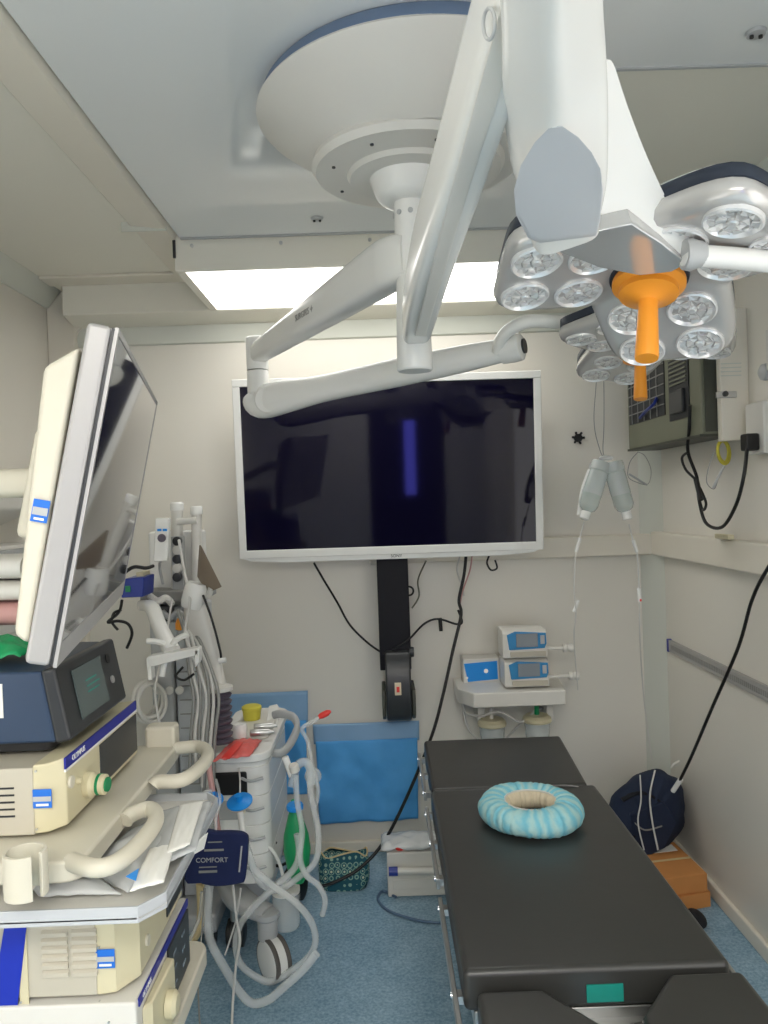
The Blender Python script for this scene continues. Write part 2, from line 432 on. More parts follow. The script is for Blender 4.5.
# ceiling fixings
def spot(c, r, label):
    t = thing('ceiling_fitting', label, 'ceiling fitting', (c.x, c.y, c.z - .004), 'small grey ceiling fittings')
    MB().lathe([(0, 0), (r, 0), (r * .9, -.006), (r * .55, -.007), (0, -.007)], c, (0, 0, 1)).build('ring', M['greyplastic'], t)
    for s in (-1, 1): MB().cyl(c + V((s * r * .45, 0, -.006)), c + V((s * r * .45, 0, -.012)), r * .2).build('slot', M['vent'], t)
spot(PZ(317, 218, ZC - .021), .020, 'small round grey fitting on the ceiling left of the ceiling dome')
spot(PZ(756, 32, ZC - .021), .020, 'small round grey fitting at the top right corner of the ceiling')

# ================================================================== CEILING MOUNT
cx, cy = .128, 1.765
t = thing('ceiling_mount', 'large round white cover with stepped rings holding the surgical light column', 'ceiling mount', (cx, cy, 2.177))
MB().lathe([(0, ZC - .021), (.352, ZC - .021), (.360, 2.400), (.366, 2.376), (.33, 2.37), (0, 2.37)], (cx, cy, 0), (0, 0, 1), 96).build('cover_rim', M['discside'], t)
MB().lathe([(0, 2.378), (.365, 2.378), (.369, 2.372), (.362, 2.364), (.23, 2.268), (.222, 2.262), (0, 2.262)], (cx - .004, cy, 0), (0, 0, 1), 96).build('cover', M['white2'], t)
hx = .093
MB().lathe([(0, 2.272), (.215, 2.272), (.219, 2.260), (.21, 2.246), (.140, 2.242), (.133, 2.232), (0, 2.232)], (hx, cy, 0), (0, 0, 1), 64).build('flange', M['white2'], t)
for k in range(8):
    a = 2 * PI * k / 8 + .3
    MB().cyl((hx + .175 * math.cos(a), cy + .175 * math.sin(a), 2.247), (hx + .175 * math.cos(a), cy + .175 * math.sin(a), 2.241), .004, n=10).build('bolt', M['darkgrey'], t)
MB().lathe([(0, 2.24), (.092, 2.24), (.086, 2.225), (.076, 2.195), (.064, 2.182), (.048, 2.178), (0, 2.178)], (hx, cy, 0), (0, 0, 1), 48).build('hub', M['white'], t)
MB().lathe([(0, 2.18), (.036, 2.18), (.036, 2.02), (.0375, 2.018), (.0375, 2.01), (.036, 2.008), (.041, 1.815), (.041, 1.80), (.038, 1.796), (0, 1.796)], (hx, cy, 0), (0, 0, 1), 40).build('column', M['white'], t)
for k in range(5):
    a = -PI / 2 + (k - 2) * .75
    MB().cyl((hx + .035 * math.cos(a), cy + .035 * math.sin(a), 2.15), (hx + .0385 * math.cos(a), cy + .0385 * math.sin(a), 2.15), .006, n=12).build('bolt', M['greyplastic'], t)
MB().cyl((hx + .005, cy - .035, 2.045), (hx + .005, cy - .0385, 2.045), .006, n=12).build('bolt', M['greyplastic'], t)

# ---- surgical light: petals
def petal_ring(R, W, n=108, p=6):
    out = []
    for i in range(n):
        a = 2 * PI * i / n
        q = (a + PI / 3) % (2 * PI / 3) - PI / 3
        r = ((abs(math.cos(q)) / R) ** p + (abs(math.sin(q)) / W) ** p) ** (-1 / p)
        out.append((a, r))
    return out

def lamp_head(root, c, tilt, yaw, phi, s=1.0, droop=math.radians(9)):
    Rz = Matrix.Rotation(yaw, 3, 'Y')
    u = Rz @ V((1, 0, 0)); v = Rz @ V((0, math.cos(tilt), -math.sin(tilt))); w = u.cross(v)
    TD = math.tan(droop); T3 = 2 * PI / 3
    def fall(a, r):
        q = (a + PI / 3) % T3 - PI / 3
        return -TD * max(0, r * math.cos(q) - .05)
    def L(a, r, h): h += fall(a, r); a += phi; return c + u * (r * math.cos(a)) + v * (r * math.sin(a)) + w * h
    R, W = .262 * s, .122 * s
    base = petal_ring(R, W)
    def ring(off, h): return [L(a, r + off, h) for a, r in base]
    def scl(f_, h): return [L(a, r * f_, h) for a, r in base]
    mb = MB(); mb.ringstack([ring(-.008, .034), ring(.0, .030), ring(.002, .014), ring(-.005, .002), ring(-.018, -.004), scl(.8, -.005), scl(.6, -.006), scl(.4, -.006), scl(.2, -.006)])
    mb.build('light_face', M['lampface'], root, angle=60)
    mb = MB(); mb.ringstack([ring(-.010, .030), ring(-.001, .034), ring(-.001, .055), ring(-.012, .060)], cap=False)
    mb.build('bumper', M['rubberblue'], root, angle=60)
    mb = MB(); mb.ringstack([ring(-.014, .045), ring(-.014, .062), scl(.8, .078), scl(.6, .086), scl(.4, .092), scl(.15, .094)])
    mb.build('top_shell', M['white'], root, angle=60)
    for k in range(3):
        pa = k * T3 + phi
        rd = u * math.cos(pa) + v * math.sin(pa); tg = w.cross(rd)
        rd2 = rd * math.cos(droop) - w * math.sin(droop); w2 = rd2.cross(tg).normalized()
        for rr in (.206 * s, .110 * s):
            for sd in (-1, 1):
                x, y = rr, sd * .054 * s; r = math.hypot(x, y)
                o = L(k * T3 + math.atan2(y, x), r, -.0065); rad = .044 * s
                rf = MB().lathe([(rad, .004), (rad, -.003), (rad * .93, -.005), (rad * .86, -.002), (rad * .6, .012), (rad * .2, .016), (0, .016)], o, w2, 32).build('reflector', M['reflector'], root)
                mb = MB(); sd_ = r * 40 + k * 2 + sd
                for (n_, f0, f1) in ((11, .60, .86), (7, .26, .56)):
                    for q in range(n_):
                        aa = 2 * PI * q / n_ + sd_; bb = aa + 2 * PI / n_ * .82
                        def pt(f_, an, h_): return o + (rd2 * math.cos(an) + tg * math.sin(an)) * rad * f_ + w2 * h_
                        h0 = -.002 + .0025 * math.sin(q * 2.7 + sd_); h1 = .0015 * math.cos(q * 1.9 + sd_)
                        mb.hexa([pt(f0, aa, h0), pt(f1, aa, h1), pt(f1, bb, h1 - .002), pt(f0, bb, h0 + .002)], [pt(f0, aa, h0 + .008), pt(f1, aa, h1 + .004), pt(f1, bb, h1 + .004), pt(f0, bb, h0 + .008)])
                mb.lathe([(rad * .2, .012), (rad * .2, -.003), (rad * .14, -.005), (0, -.005)], o, w2, 12)
                mb.build('facets', M['facet'], rf, smooth_=False)
    # handle
    st = MB().lathe([(0, .0), (.058 * s, -.002), (.062 * s, -.012), (.062 * s, -.020), (.050 * s, -.026), (.050 * s, -.036), (.03 * s, -.042), (.017 * s, -.05), (.0165 * s, -.06), (.02 * s, -.155 * s), (.019 * s, -.16 * s), (0, -.16 * s)], c - w * .004, w, 40)
    st.build('handle', M['orange'], root, angle=40)
    MB().lathe([(0, .0), (.068 * s, 0), (.066 * s, -.008), (0, -.01)], c - w * .005, w, 40).build('handle_socket', M['rubberblue'], root)
    return u, v, w

def path_w(pts, sizes, k=6):
    """smooth a beam path and its widths together"""
    a = smooth(pts, k); s3 = smooth([V((x, y, 0)) for x, y in sizes], k)
    return a, [(q.x, q.y) for q in s3]

def ply(pts, k=4):
    n = len(pts); o_ = []
    P_ = [V((x, y, 0)) for x, y in pts]
    for i in range(n):
        p0, p1, p2, p3 = P_[i - 1], P_[i], P_[(i + 1) % n], P_[(i + 2) % n]
        for j in range(k):
            t_ = j / k
            o_.append(0.5 * ((2 * p1) + (-p0 + p2) * t_ + (2 * p0 - 5 * p1 + 4 * p2 - p3) * t_ * t_ + (-p0 + 3 * p1 - 3 * p2 + p3) * t_ ** 3))
    return o_

# ---- near lamp
c1 = P(649, 274, 1.30)
l1 = thing('surgical_light', 'nearer and larger white petal-shaped surgical light with orange handle at upper right', 'surgical light', c1, 'surgical lights hanging from the ceiling column')
u, v, w_ = lamp_head(l1, c1, math.radians(16), math.radians(9), math.radians(178), .96, math.radians(11))
# horizontal arm from column toward the camera
pts = [V((hx + .003, 1.735, 1.88)), V((hx + .003, 1.66, 1.89)), V((.102, 1.3, 1.91)), V((.118, .95, 1.925)), V((.131, .62, 1.938)), V((.133, .56, 1.94))]
a, s_ = path_w(pts, [(.050, .06), (.064, .085), (.066, .095), (.056, .095), (.046, .09), (.044, .08)])
MB().sweep(a, s_, e=5, n=32).build('horizontal_arm', M['white'], l1, angle=50)
MB().sweep([V((.098, 1.60, 1.842)), V((.112, .95, 1.878)), V((.122, .62, 1.892))], (.022, .004), e=4).build('arm_channel', M['white2'], l1)
MB().torus(P(489, 24, .64), (1, .25, .2), .011, .0016).build('arm_seal', M['greyplastic'], l1)
# elbow joint above the frame
MB().cyl((.128, .48, 1.885), (.128, .48, 2.0), .036).build('elbow_post', M['white'], l1)
# spring arm descending to the lamp
top = P(551, -90, .49); mid = P(551, 0, .60); m2 = P(554, 90, .76); end = P(559, 212, 1.03)
a, s_ = path_w([V((.13, .46, 1.87)), top, mid, m2, P(558, 170, .93), end], [(.05, .05), (.052, .06), (.058, .07), (.079, .085), (.105, .09), (.108, .09)], 8)
MB().sweep(a, s_, up=(0, -1, .2), e=5, n=36).build('spring_arm', M['white'], l1, angle=50)
# seam line along the arm and grey end cap
face = lambda px, py, Y: P(px, py, Y)
cap_out = [(516, 215), (514, 190), (521, 165), (535, 142), (550, 127), (562, 126), (578, 137), (592, 153), (601, 170), (603, 192), (600, 222), (596, 236), (540, 243), (528, 238)]
def capY(py): return .786 + (py - 126) / 110 * .185
fr = [P(x, y, capY(y) - .055) for x, y in cap_out]
mb = MB(); bk = [P(x, y, capY(y) + .03) for x, y in cap_out]; mid_ = sum(fr, V()) / len(fr)
fr2 = [p.lerp(mid_, .06) + V((0, -.006, 0)) for p in fr]
mb.ringstack([bk, fr, fr2]); mb.build('end_cap', M['capgrey'], l1, angle=50)
mb = MB(); mb.tube([P(541, 0, .553), P(542, 60, .645), P(545, 118, .755), P(546, 126, .765)], .0008, n=6); mb.build('seam', M['greyplastic'], l1)
# yoke beside the arm, curving down to the hub
yk = ply([(601, 75), (604, 61), (610, 59), (616, 68), (628, 105), (646, 152), (668, 200), (690, 238), (693, 254), (688, 264), (660, 245), (632, 224), (612, 224), (600, 232), (599, 170)], 3)
MB().hexa([P(q.x, q.y, 1.075 + (q.y - 60) / 200 * .10) for q in yk], [P(q.x, q.y, 1.075 + (q.y - 60) / 200 * .10) + V((0, .07, .012)) for q in yk]).build('yoke', M['white'], l1, bev=.016, seg=4, angle=50)
# polished hub plate under the yoke
hp = [P(543, 246, 1.16), P(562, 242, 1.15), P(600, 231, 1.13), P(632, 223, 1.13), P(662, 243, 1.15), P(688, 264, 1.17), P(672, 272, 1.21), P(640, 276, 1.23), P(600, 268, 1.22)]
MB().prism(hp, (0, .02, .03)).build('hub_plate', M['plate'], l1, bev=.003)
MB().tube([P(684, 255, 1.16), P(730, 258, 1.16), P(800, 264, 1.16), P(860, 268, 1.17)], .0165, n=20).build('grab_bar', M['white'], l1)
MB().lathe([(0, 0), (.022, 0), (.024, .01), (.0175, .03), (0, .03)], P(684, 255, 1.16), V((1, 0, 0)), 24).build('bar_socket', M['greyplastic'], l1)

# ---- far lamp
c2 = P(640, 347, 2.2)
l2 = thing('surgical_light', 'farther white surgical light behind the larger one, on the long elbow arm', 'surgical light', c2, 'surgical lights hanging from the ceiling column')
lamp_head(l2, c2, math.radians(11), math.radians(5), math.radians(96), .95, math.radians(5))
el = P(259, 366, 2.70)
a, s_ = path_w([V((hx, 1.76, 2.055)), V((hx - .04, 1.80, 2.055)), V((hx - .10, 1.92, 2.055)), V((el.x + .06, 2.57, 2.035)), V((el.x + .0, 2.69, 2.03))], [(.08, .10), (.08, .118), (.08, .118), (.065, .075), (.062, .062)])
MB().sweep(a, s_, e=3.6).build('upper_arm', M['white'], l2, angle=50)
dirA = (V((el.x, 2.7, 0)) - V((hx, 1.76, 0))).normalized(); nA = V((-dirA.y, dirA.x, 0))
mA = V((hx, 1.76, 2.055)).lerp(V((el.x, 2.69, 2.033)), .50)
sgn = -1 if nA.dot(V((0, -1, 0))) < 0 else 1
text('SURGIRIS ✦', .026, mA + nA * sgn * .046 + V((0, 0, .0)), -dirA, (0, 0, 1), M['wire'], 'lettering', l2)
MB().lathe([(0, 1.975), (.038, 1.975), (.038, 2.085), (.034, 2.09), (0, 2.09)], (el.x - .005, 2.70, 0), (0, 0, 1)).build('elbow', M['white'], l2)
MB().lathe([(0, 1.885), (.03, 1.885), (.038, 1.895), (.038, 1.968), (.036, 1.972), (0, 1.972)], (el.x - .005, 2.70, 0), (0, 0, 1)).build('elbow_joint', M['white'], l2)
e0 = V((el.x + .0, 2.70, 1.865)); e1 = P(505, 350, 2.28)
a, s_ = path_w([e0 + V((-.03, .01, .03)), e0 + V((.0, 0, .0)), e0.lerp(e1, .12), e0.lerp(e1, .3), e0.lerp(e1, .6), e0.lerp(e1, .85), e1], [(.06, .07), (.08, .115), (.08, .112), (.075, .088), (.075, .088), (.07, .08), (.055, .066)])
MB().sweep(a, s_, e=2.8).build('spring_arm', M['white'], l2, angle=50)
dd = (e1 - e0).normalized()
MB().lathe([(0, 0), (.048, 0), (.048, .008), (.044, .012), (0, .012)], e0 + V((.035, -.045, 0)), V((-.2, -1, 0)), 32).build('joint_cover', M['white'], l2)
MB().lathe([(0, -.01), (.040, -.01), (.042, .02), (.040, .05), (.03, .056), (0, .056)], e1, dd, 28).build('arm_end', M['white'], l2)
MB().cyl(e1 + dd * .056, e1 + dd * .062, .022).build('end_plug', M['darkgrey'], l2)
MB().tube([P(498, 352, 2.27), P(502, 338, 2.24), P(514, 327, 2.21), P(532, 321, 2.2), P(560, 322, 2.2), P(600, 322, 2.21), P(632, 326, 2.22)], .019, n=18).build('yoke_tube', M['white'], l2)
MB().lathe([(0, 0), (.05, 0), (.05, .06), (.03, .075), (0, .08)], c2 + V((0, .01, .07)), (0, 0, 1), 28).build('hub', M['white'], l2)

# ================================================================== TELEVISION
tv = thing('television', 'large flat white-framed screen mounted on the back wall', 'television', (.0, 3.1, 1.25))
TL, TR, BR, BL = P(232, 380, 3.07), P(540.5, 370.5, 3.07), P(543, 547, 3.11), P(240, 561, 3.11)
cen = (TL + TR + BR + BL) / 4
ux = (TR - TL).normalized(); ux = V((1, 0, ux.z)).normalized()
hh = ((TL - BL).length + (TR - BR).length) / 2; ww = ((TR - TL).length + (BR - BL).length) / 2
upv = ((TL - BL) + (TR - BR)).normalized(); upv = (upv - ux * upv.dot(ux)).normalized(); nn = ux.cross(upv)   # pointing toward camera (-Y)
if nn.y > 0: nn = -nn
def T(a, b, d): return cen + ux * (a * ww / 2) + upv * (b * hh / 2) + nn * d
bz = .030
def frame_piece(a0, b0, a1, b1): return [T(a0, b0, 0), T(a1, b0, 0), T(a1, b1, 0), T(a0, b1, 0)]
kx = 2 * bz / ww; ky = 2 * bz / hh
mb = MB()
for q in ((-1, 1 - ky, 1, 1), (-1, -1, 1, -1 + ky * 1.1), (-1, -1 + ky, -1 + kx, 1 - ky), (1 - kx, -1 + ky, 1, 1 - ky)): mb.prism(frame_piece(*q), nn * .012)
mb.build('bezel', M['white'], tv, bev=.003)
MB().prism([T(-1 + kx * .9, -1 + ky * .9, .002), T(1 - kx * .9, -1 + ky * .9, .002), T(1 - kx * .9, 1 - ky * .9, .002), T(-1 + kx * .9, 1 - ky * .9, .002)], nn * .004).build('screen', M['screen'], tv)
MB().prism(frame_piece(-.995, -.99, .995, .99), nn * -.045).build('back_cover', M['white2'], tv, bev=.01)
chin = [T(-1, -.985, 0), T(-.93, -1.03, 0), T(-.7, -1.055, 0), T(.7, -1.055, 0), T(.93, -1.03, 0), T(1, -.985, 0)]
MB().prism(chin, nn * .008).build('chin', M['white'], tv, bev=.002)
text('SONY', .017, T(.03, -1.02, .0092), ux, upv, M['darkgrey'], 'brand_lettering', tv)

# lift column under the television
lc = thing('lift_column', 'black wall column below the large screen with rounded grey foot', 'column', (.03, 3.22, .6))
a = P(377, 575, 3.2); b = P(408, 575, 3.2); zb = P(395, 668, 3.2).z
MB().box((a.x, 3.16, zb), (b.x, YB - .002, 1.42)).build('column_body', M['colblack'], lc, bev=.004)
fx0, fx1 = P(386, 690, 3.15).x, P(411, 690, 3.15).x
zt = P(398, 655, 3.12).z; zbm = P(398, 723, 3.12).z; ym = 3.14
prof = [(YB - .01, zt + .02), (3.13, zt + .01), (3.10, zt - .03), (3.085, (zt + zbm) / 2), (3.09, zbm + .05), (3.115, zbm + .015), (3.15, zbm), (YB - .01, zbm)]
MB().prism([(fx0, y, z) for y, z in prof], (fx1 - fx0, 0, 0)).build('foot_cover', M['darkgrey'], lc, bev=.01, seg=3)
for s, xx in ((-1, fx0 - .017), (1, fx1 + .002)):
    z1 = P(398, 690, 3.12).z
    MB().prism([(xx, YB - .01, z1), (xx, 3.12, z1), (xx, 3.112, z1 - .02), (xx, 3.118, zbm + .03), (xx, 3.15, zbm + .008), (xx, YB - .01, zbm + .01)], (.015, 0, 0)).build('side_flap', M['olivedark'], lc, bev=.004)
q = P(398, 689, 3.083)
MB().box((q.x - .013, 3.078, q.z - .024), (q.x + .013, 3.09, q.z + .024)).build('label_plate', M['creamcloth'], lc)
MB().box((q.x - .006, 3.076, q.z - .012), (q.x + .006, 3.079, q.z + .010)).build('label_mark', M['red'], lc)
MB().torus(P(409, 591, 3.17), (0, 1, 0), .018, .004).build('cable_hook', M['black'], lc)
MB().lathe([(0, 0), (.02, 0), (.022, .01), (.02, .02), (0, .02)], P(409, 652, 3.17), (1, 0, 0), 20).build('side_knob', M['darkgrey'], lc)
# cables below TV
def cable(name, pts, r, m, label, cat='cable', n=8, group=None, k=8):
    return tag(MB().tube(pts, r, k=k, n=n).build(name, m, angle=70), label, cat, group)
cable('power_cable', [P(314, 563, 3.10), P(322, 577, 3.13), P(337, 602, 3.18), P(350, 625, 3.2), P(368, 643, 3.2), P(384, 654, 3.16)], .0045, M['black'], 'thin black cable sagging from the lower left of the large screen to the column')
cable('tied_cable', [P(392, 650, 3.15), P(408, 640, 3.15), P(424, 624, 3.2), P(438, 619, 3.2), P(456, 624, 3.2), P(462, 622, 3.2), P(458, 610, 3.2)], .0045, M['black'], 'thin black cable looping right from the column to the hanging cables')
tag(MB().sweep([P(440, 618, 3.19), P(441, 631, 3.19)], (.016, .016)).build('cable_clip', M['black']), 'small black clip on the cable right of the column', 'clip')
cable('green_cable', [P(426, 561, 3.12), P(418, 580, 3.22), P(419, 596, 3.25), P(412, 608, 3.27)], .0035, M['olive'], 'short greenish cable dangling just right of the column top')
cable('white_cable', [P(460, 556, 3.12), P(457, 570, 3.17), P(462, 586, 3.2), P(464, 596, 3.2)], .0035, M['cable_w'], 'short white cable under the right half of the large screen')
cable('red_cable', [P(472, 556, 3.12), P(470, 570, 3.17), P(463, 590, 3.2), P(460, 604, 3.2)], .0035, M['pink'], 'short pinkish cable under the right half of the large screen')
cable('long_black_cable', [P(466, 556, 3.12), P(464, 575, 3.13), P(459, 600, 3.12), P(461, 615, 3.1), P(453, 650, 3.08), P(443, 695, 3.05), P(432, 735, 3.03), P(410, 790, 3.0), P(385, 840, 2.98), P(360, 868, 2.95), P(335, 882, 2.92), P(322, 886, 2.92)], .0065, M['black'], 'long thick black cable from the large screen down to the floor')
tag(MB().tube([P(489, 556, 3.15), P(487, 563, 3.16), P(491, 570, 3.17), P(497, 568, 3.17), P(495, 560, 3.17)], .004).build('cable_stub', M['black']), 'tiny black cable loop under the right corner of the large screen', 'cable')
# grommet
g = P(578, 438, YB - .002)
mb = MB(); mb.cyl(g + V((0, .002, 0)), g + V((0, -.008, 0)), .018, n=12)
for k in range(6): mb.cyl(g + V((.018 * math.cos(k), -.004, .018 * math.sin(k))), g + V((.026 * math.cos(k), -.01, .026 * math.sin(k))), .005, n=6)
tag(mb.build('wall_grommet', M['black']), 'small ragged black cable hole in the wall right of the large screen', 'wall fitting')

# ================================================================== BLUE DRAPES ON BACK WALL
def drape(q, label, seed, topfrac):
    p00, p10, p11, p01 = q   # TL TR BR BL
    y0 = YB - .004
    def f(u_, v_, d=0):
        p = p00.lerp(p10, u_).lerp(p01.lerp(p11, u_), v_)
        nz = noise.noise(V((u_ * 2.2 + seed, v_ * 2.0, seed)))
        nz2 = noise.noise(V((u_ * 7 + seed * 3, v_ * 6, 1.3)))
        fold = .5 + .5 * math.sin(u_ * 9 + nz * 4)
        return V((p.x, YB - .018 + .0 - d - (.012 * fold + .018 * nz + .010 * nz2) * (min(1, v_ * 2)), p.z))
    tpe = thing('blue_drape', label, 'drape', (p01 + p11) / 2, 'blue sterile drapes on the back wall')
    mb = MB(); mb.sheet(lambda a_, b_: f(a_, b_ * (topfrac + .03), 0), 30, 8, .001); mb.build('top_film', M['drapetop'], tpe, angle=80)
    mb = MB(); mb.sheet(lambda a_, b_: f(a_ * .96 + .02, topfrac + (1 - topfrac) * b_, .006), 40, 30, .0015); mb.build('pouch', M['drape'], tpe, angle=80)
Y = YB - .01
drape([P(228, 694, Y), P(308, 690, Y), P(309, 792, Y), P(240, 796, Y)], 'pale blue plastic-topped drape on the back wall behind the equipment tray', 2.1, .28)
drape([P(313, 724, Y), P(419, 720, Y), P(420, 816, Y), P(318, 822, Y)], 'wide bright blue cloth drape on the back wall below the column', 5.7, .17)

# ================================================================== OPERATING TABLE
bt = thing('operating_table', 'operating table with black padded sections and steel side rails', 'operating table', (.39, 2.0, 0))
x0, x1 = .132, .657
def pad(name, poly, z0, z1, seed=0):
    mb = MB(); n = len(poly)
    mb.hexa([(x, y, z0) for x, y in poly], [(x, y, z1) for x, y in poly])
    o = mb.build(name, M['blackleather'], bt, bev=.014, seg=4); return o
pad('seat_pad', [(x0, 1.49), (x1, 1.49), (x1, 2.44), (x0, 2.44)], .495, .578)
mb = MB(); hp_ = [(x0 + .005, 2.452), (x1 - .02, 2.452), (x1 - .005, 2.89), (x0 + .005, 2.89)]
mb.hexa([(x, y, .505 + (y - 2.45) * .03) for x, y in hp_], [(x, y, .575 + (y - 2.45) * .05) for x, y in hp_]); mb.build('head_pad', M['blackleather'], bt, bev=.012, seg=4)
pad('leg_pad', [(.155, 1.47), (.283, 1.47), (.372, 1.36), (.385, .95), (.385, .62), (.14, .62), (.145, 1.0)], .475, .555)
pad('leg_pad', [(.530, 1.478), (.672, 1.478), (.68, 1.0), (.66, .62), (.425, .62), (.43, .95), (.438, 1.36)], .49, .57)
q = P(605, 993, 1.488)
MB().box((q.x - .036, 1.4865, q.z - .017), (q.x + .036, 1.4895, q.z + .017)).build('green_label', M['teal'], bt)
# sub-frame, column, base
MB().box((x0 + .02, 1.50, .45), (x1 - .02, 2.86, .492)).build('frame', M['steel'], bt, bev=.004)
MB().box((.16, .66, .44), (.37, 1.46, .472)).build('leg_plate', M['steel'], bt, bev=.004)
MB().box((.44, .66, .455), (.65, 1.46, .487)).build('leg_plate', M['steel'], bt, bev=.004)
MB().box((.24, 1.44, .44), (.56, 1.52, .47)).build('hinge_bar', M['steel'], bt, bev=.006)
MB().box((.28, 1.80, .12), (.52, 2.16, .45)).build('column', M['greige'], bt, bev=.02)
MB().box((.22, 1.45, .03), (.58, 2.4, .12)).build('base', M['greige'], bt, bev=.025)
for xx in (.26, .54):
    for yy in (1.52, 2.33): MB().cyl((xx - .02, yy, .03), (xx + .02, yy, .03), .03).build('caster', M['darkgrey'], bt)
# side rails (left: three visible segments, right hidden)
for (ya, yb, zr) in ((1.18, 1.90, .50), (1.95, 2.42, .52), (2.47, 2.86, .545)):
    MB().box((.112, ya, zr - .014), (.122, yb, zr + .014)).build('side_rail', M['steel'], bt, bev=.002)
    for yy in (ya + .03, (ya + yb) / 2, yb - .03):
        MB().box((.120, yy - .012, zr - .012), (x0 + .03, yy + .012, zr + .004)).build('rail_bracket', M['steel'], bt)
        MB().cyl((.109, yy, zr), (.1125, yy, zr), .007, n=12).build('rail_bolt', M['chrome'], bt)
for (ya, yb, zr) in ((1.54, 2.42, .505),):
    MB().box((.683, ya, zr - .014), (.693, yb, zr + .014)).build('side_rail', M['steel'], bt, bev=.002)
    for yy in (ya + .03, yb - .03): MB().box((x1 - .03, yy - .012, zr - .012), (.685, yy + .012, zr + .004)).build('rail_bracket', M['steel'], bt)
# wrinkle fold between seat and head pads
MB().tube([V((.30, 2.43, .573)), V((.42, 2.435, .578)), V((.55, 2.43, .580)), V((.6, 2.42, .578))], .006, n=8).build('pad_piping', M['blackleather'], bt)

# donut head ring
dc = P(531, 812, 2.17); dc.z = .578
dn = thing('ring_cushion', 'round head ring cushion in turquoise gathered wrap on the operating table', 'cushion', dc)
NU, NV = 260, 22; R0, r0 = .103, .040
def donut(b0, b1, dr, amp):
    mb = MB(); rings = []
    for i in range(NU):
        a_ = 2 * PI * i / NU; rg = []
        for j in range(NV + 1):
            b_ = b0 + (b1 - b0) * j / NV
            ph = 2.2 * noise.noise(V((math.cos(a_) * 1.7, math.sin(a_) * 1.7, 3))) * 4
            pl_ = amp * (.6 * math.sin(a_ * 31 + ph) + .4 * math.sin(a_ * 53 + 2 * ph)) * (.35 + .65 * max(0, -math.cos(b_ + .4)) + .2 * max(0, math.cos(b_)))
            rr = r0 * (1 + .06 * math.cos(a_ * 2 + 1) + .10 * noise.noise(V((math.cos(a_) * 1.2, math.sin(a_) * 1.2, b_ * .6)))) + pl_ + dr
            x = R0 + rr * 1.05 * math.cos(b_); z = max(.001, r0 * .92 + rr * .92 * math.sin(b_))
            rg.append(V((dc.x + x * math.cos(a_), dc.y + x * math.sin(a_), dc.z + z)))
        rings.append([mb.bm.verts.new(p) for p in rg])
    for i in range(NU):
        for j in range(NV): mb.face([rings[i][j], rings[(i + 1) % NU][j], rings[(i + 1) % NU][j + 1], rings[i][j + 1]])
    return mb
nt = M['turq'].node_tree; bsdf = nt.nodes['Principled BSDF']
tcn = nt.nodes.new('ShaderNodeTexCoord'); gr = nt.nodes.new('ShaderNodeTexGradient'); gr.gradient_type = 'RADIAL'
mp = nt.nodes.new('ShaderNodeMath'); mp.operation = 'MULTIPLY'; mp.inputs[1].default_value = 2 * PI * 21
nz = nt.nodes.new('ShaderNodeTexNoise'); nz.inputs['Scale'].default_value = 9; nz.inputs['Detail'].default_value = 5
ad2 = nt.nodes.new('ShaderNodeMath'); ad2.operation = 'MULTIPLY_ADD'; ad2.inputs[1].default_value = 22
sn = nt.nodes.new('ShaderNodeMath'); sn.operation = 'SINE'
mr = nt.nodes.new('ShaderNodeMapRange'); mr.inputs[1].default_value = -1; mr.inputs[2].default_value = 1
mx = nt.nodes.new('ShaderNodeMix'); mx.data_type = 'RGBA'
mx.inputs[6].default_value = (lin(122), lin(196), lin(214), 1); mx.inputs[7].default_value = (lin(172), lin(212), lin(212), 1)
nt.links.new(tcn.outputs['Object'], gr.inputs[0]); nt.links.new(gr.outputs['Fac'], mp.inputs[0]); nt.links.new(tcn.outputs['Object'], nz.inputs['Vector'])
nt.links.new(nz.outputs['Fac'], ad2.inputs[0]); nt.links.new(mp.outputs[0], ad2.inputs[2]); nt.links.new(ad2.outputs[0], sn.inputs[0]); nt.links.new(sn.outputs[0], mr.inputs[0])
nt.links.new(mr.outputs[0], mx.inputs[0]); nt.links.new(mx.outputs[2], bsdf.inputs['Base Color'])
donut(-2.0, 2.35, 0, .0036).build('wrap', M['turq'], dn, angle=80)
donut(2.33, 4.3, -.001, .0022).build('inner_padding', M['creamcloth'], dn, angle=80)
MB().torus(dc + V((0, 0, r0 * .92 + r0 * .92 * math.sin(2.35))), (0, 0, 1), R0 + r0 * 1.05 * math.cos(2.35), .0028, 60, 8).build('elastic_hem', M['white2'], dn)

# ================================================================== RIGHT WALL ITEMS
# ruler-like perforated rail
a = PX(669, 649, XR - .012); b = PX(768, 690, XR - .012)
zc = (a.z + b.z) / 2; y1 = a.y; y2 = .9
rl = thing('wall_rail', 'long perforated metal rail screwed along the right wall', 'rail', (XR - .01, (y1 + y2) / 2, zc - .022))
MB().box((XR - .014, y2, zc - .024), (XR - .001, y1, zc + .024)).build('rail_body', M['silver'], rl, bev=.002)
MB().box((XR - .016, y1 - .001, zc - .026), (XR, y1 + .014, zc + .026)).build('end_cap', M['bluestripe'], rl)
mb = MB(); k = 0; yy = y1 - .03
while yy > y2 + .05:
    mb.box((XR - .0150, yy - .006, zc - .010), (XR - .0138, yy + .002, zc + .008)); yy -= .014
o = mb.build('slots', M['wire'], rl)
